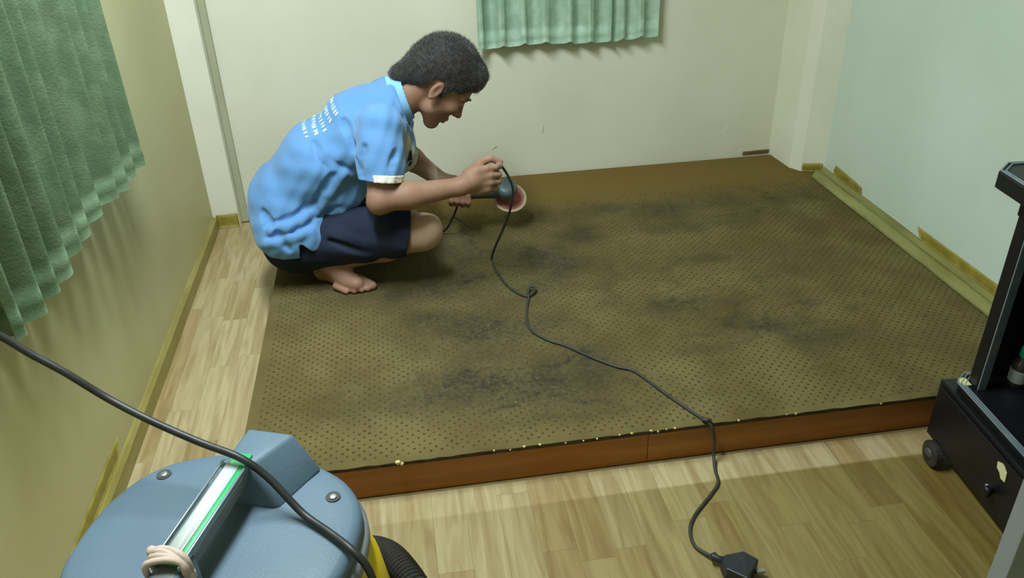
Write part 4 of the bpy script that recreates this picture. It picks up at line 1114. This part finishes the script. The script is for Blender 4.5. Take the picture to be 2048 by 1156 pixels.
for a in (.040, Wd - .064):
    slab('front_post', a, a + .036, .040, .0615, .2445, .69, 0, M_cab, .004)
    slab('post_edge', a + .0365, a + .0405, .041, .0615, .2445, .69, 0, M_silver, .001)
slab('top_rail', .034, Wd - .034, .026, Dp, .6905, .749, .02, M_cab, .003)
slab('top_board', -.006, Wd + .006, -.028, Dp, .7495, .787, .040, M_cab, .003)
for i in range(2): ring('top_edge', -.002 + i * .006, Wd + .002 - i * .006, -.024 + i * .006, Dp, .7885, .038, 0, .0022, M_silver)
M_hub = mat('castor_hub_grey', rgb(70, 70, 74), .5)
# castors
for a, b in ((.055, -.004), (Wd - .055, -.004), (.055, Dp - .05), (Wd - .055, Dp - .05)):
    w = under(tube('castor', [cp_(a, b - .014, .034), cp_(a, b - .010, .034), cp_(a, b + .010, .034), cp_(a, b + .014, .034)], [.027, .034, .034, .027], M_hose, None, 20, False), cabt)
    hb_ = tube('hub', [cp_(a, b - .0155, .034), cp_(a, b + .0155, .034)], .016, M_hub, None, 16); hb_.parent = w
    hb_.matrix_parent_inverse = (cabt.matrix_basis @ w.matrix_parent_inverse).inverted()
# knob and torn sticker on the drawer
under(tube('knob', [cp_(.282, -.006, .122), cp_(.282, -.014, .122), cp_(.282, -.018, .122), cp_(.282, -.026, .122), cp_(.282, -.029, .122)], [.006, .006, .013, .014, .009], M_cab, None, 16), cabt)
under(tube('keyhole', [cp_(.262, -.006, .118), cp_(.262, -.011, .118)], [.0055, .0045], M_screw, None, 12), cabt)
vs = [cp_(a, -.0075, z) for a, z in ((.268, .196), (.283, .203), (.291, .201), (.303, .193), (.306, .169), (.291, .167), (.283, .177), (.271, .181))]
vs2 = [cp_(a, -.0065, z) for a, z in ((.268, .196), (.283, .203), (.291, .201), (.303, .193), (.306, .169), (.291, .167), (.283, .177), (.271, .181))]
n = len(vs); under(obj('sticker', vs + vs2, [tuple(range(n)), tuple(range(n, 2 * n))[::-1]] + [(i, (i + 1) % n, n + (i + 1) % n, n + i) for i in range(n)], M_label), cabt)
# cream pad in the plate corner beside the post
slab('felt_pad', .030, .060, .0165, .0385, .2442, .2480, .006, M_label, .001)
# bottle with a green cap inside
bx = cp_(.064, .145, 0)
bt = tag(empty('small_bottle', (bx[0], bx[1], .2445)), 'small dark bottle with a green cap standing in the black cabinet', 'bottle')
under(lathe('glass', [(.019, .2270), (.0215, .230), (.0215, .282), (.018, .292), (.010, .298), (.010, .306)], M_bottle, None, 20, (bx[0], bx[1], .018)), bt)
under(lathe('bottle_label', [(.0218, .240), (.0219, .241), (.0219, .272), (.0218, .273)], M_bottle_lbl, None, 20, (bx[0], bx[1], .018)), bt)
under(lathe('cap', [(.0125, .3062), (.0128, .308), (.0124, .330), (.010, .333)], M_cap, None, 16, (bx[0], bx[1], .018)), bt)

# ------------------------------------------------------------------ grey door at the right edge
dr = struct(empty('door_1', (1.1, .93, 0)), 'grey door edge at the lower right corner')
under(box('door_stile', (1.050, .925, .004), (1.094, .965, 2.02), M_door, None, .002), dr)
under(box('door_panel', (1.095, .935, .004), (1.55, .955, 2.02), M_door_dk), dr)
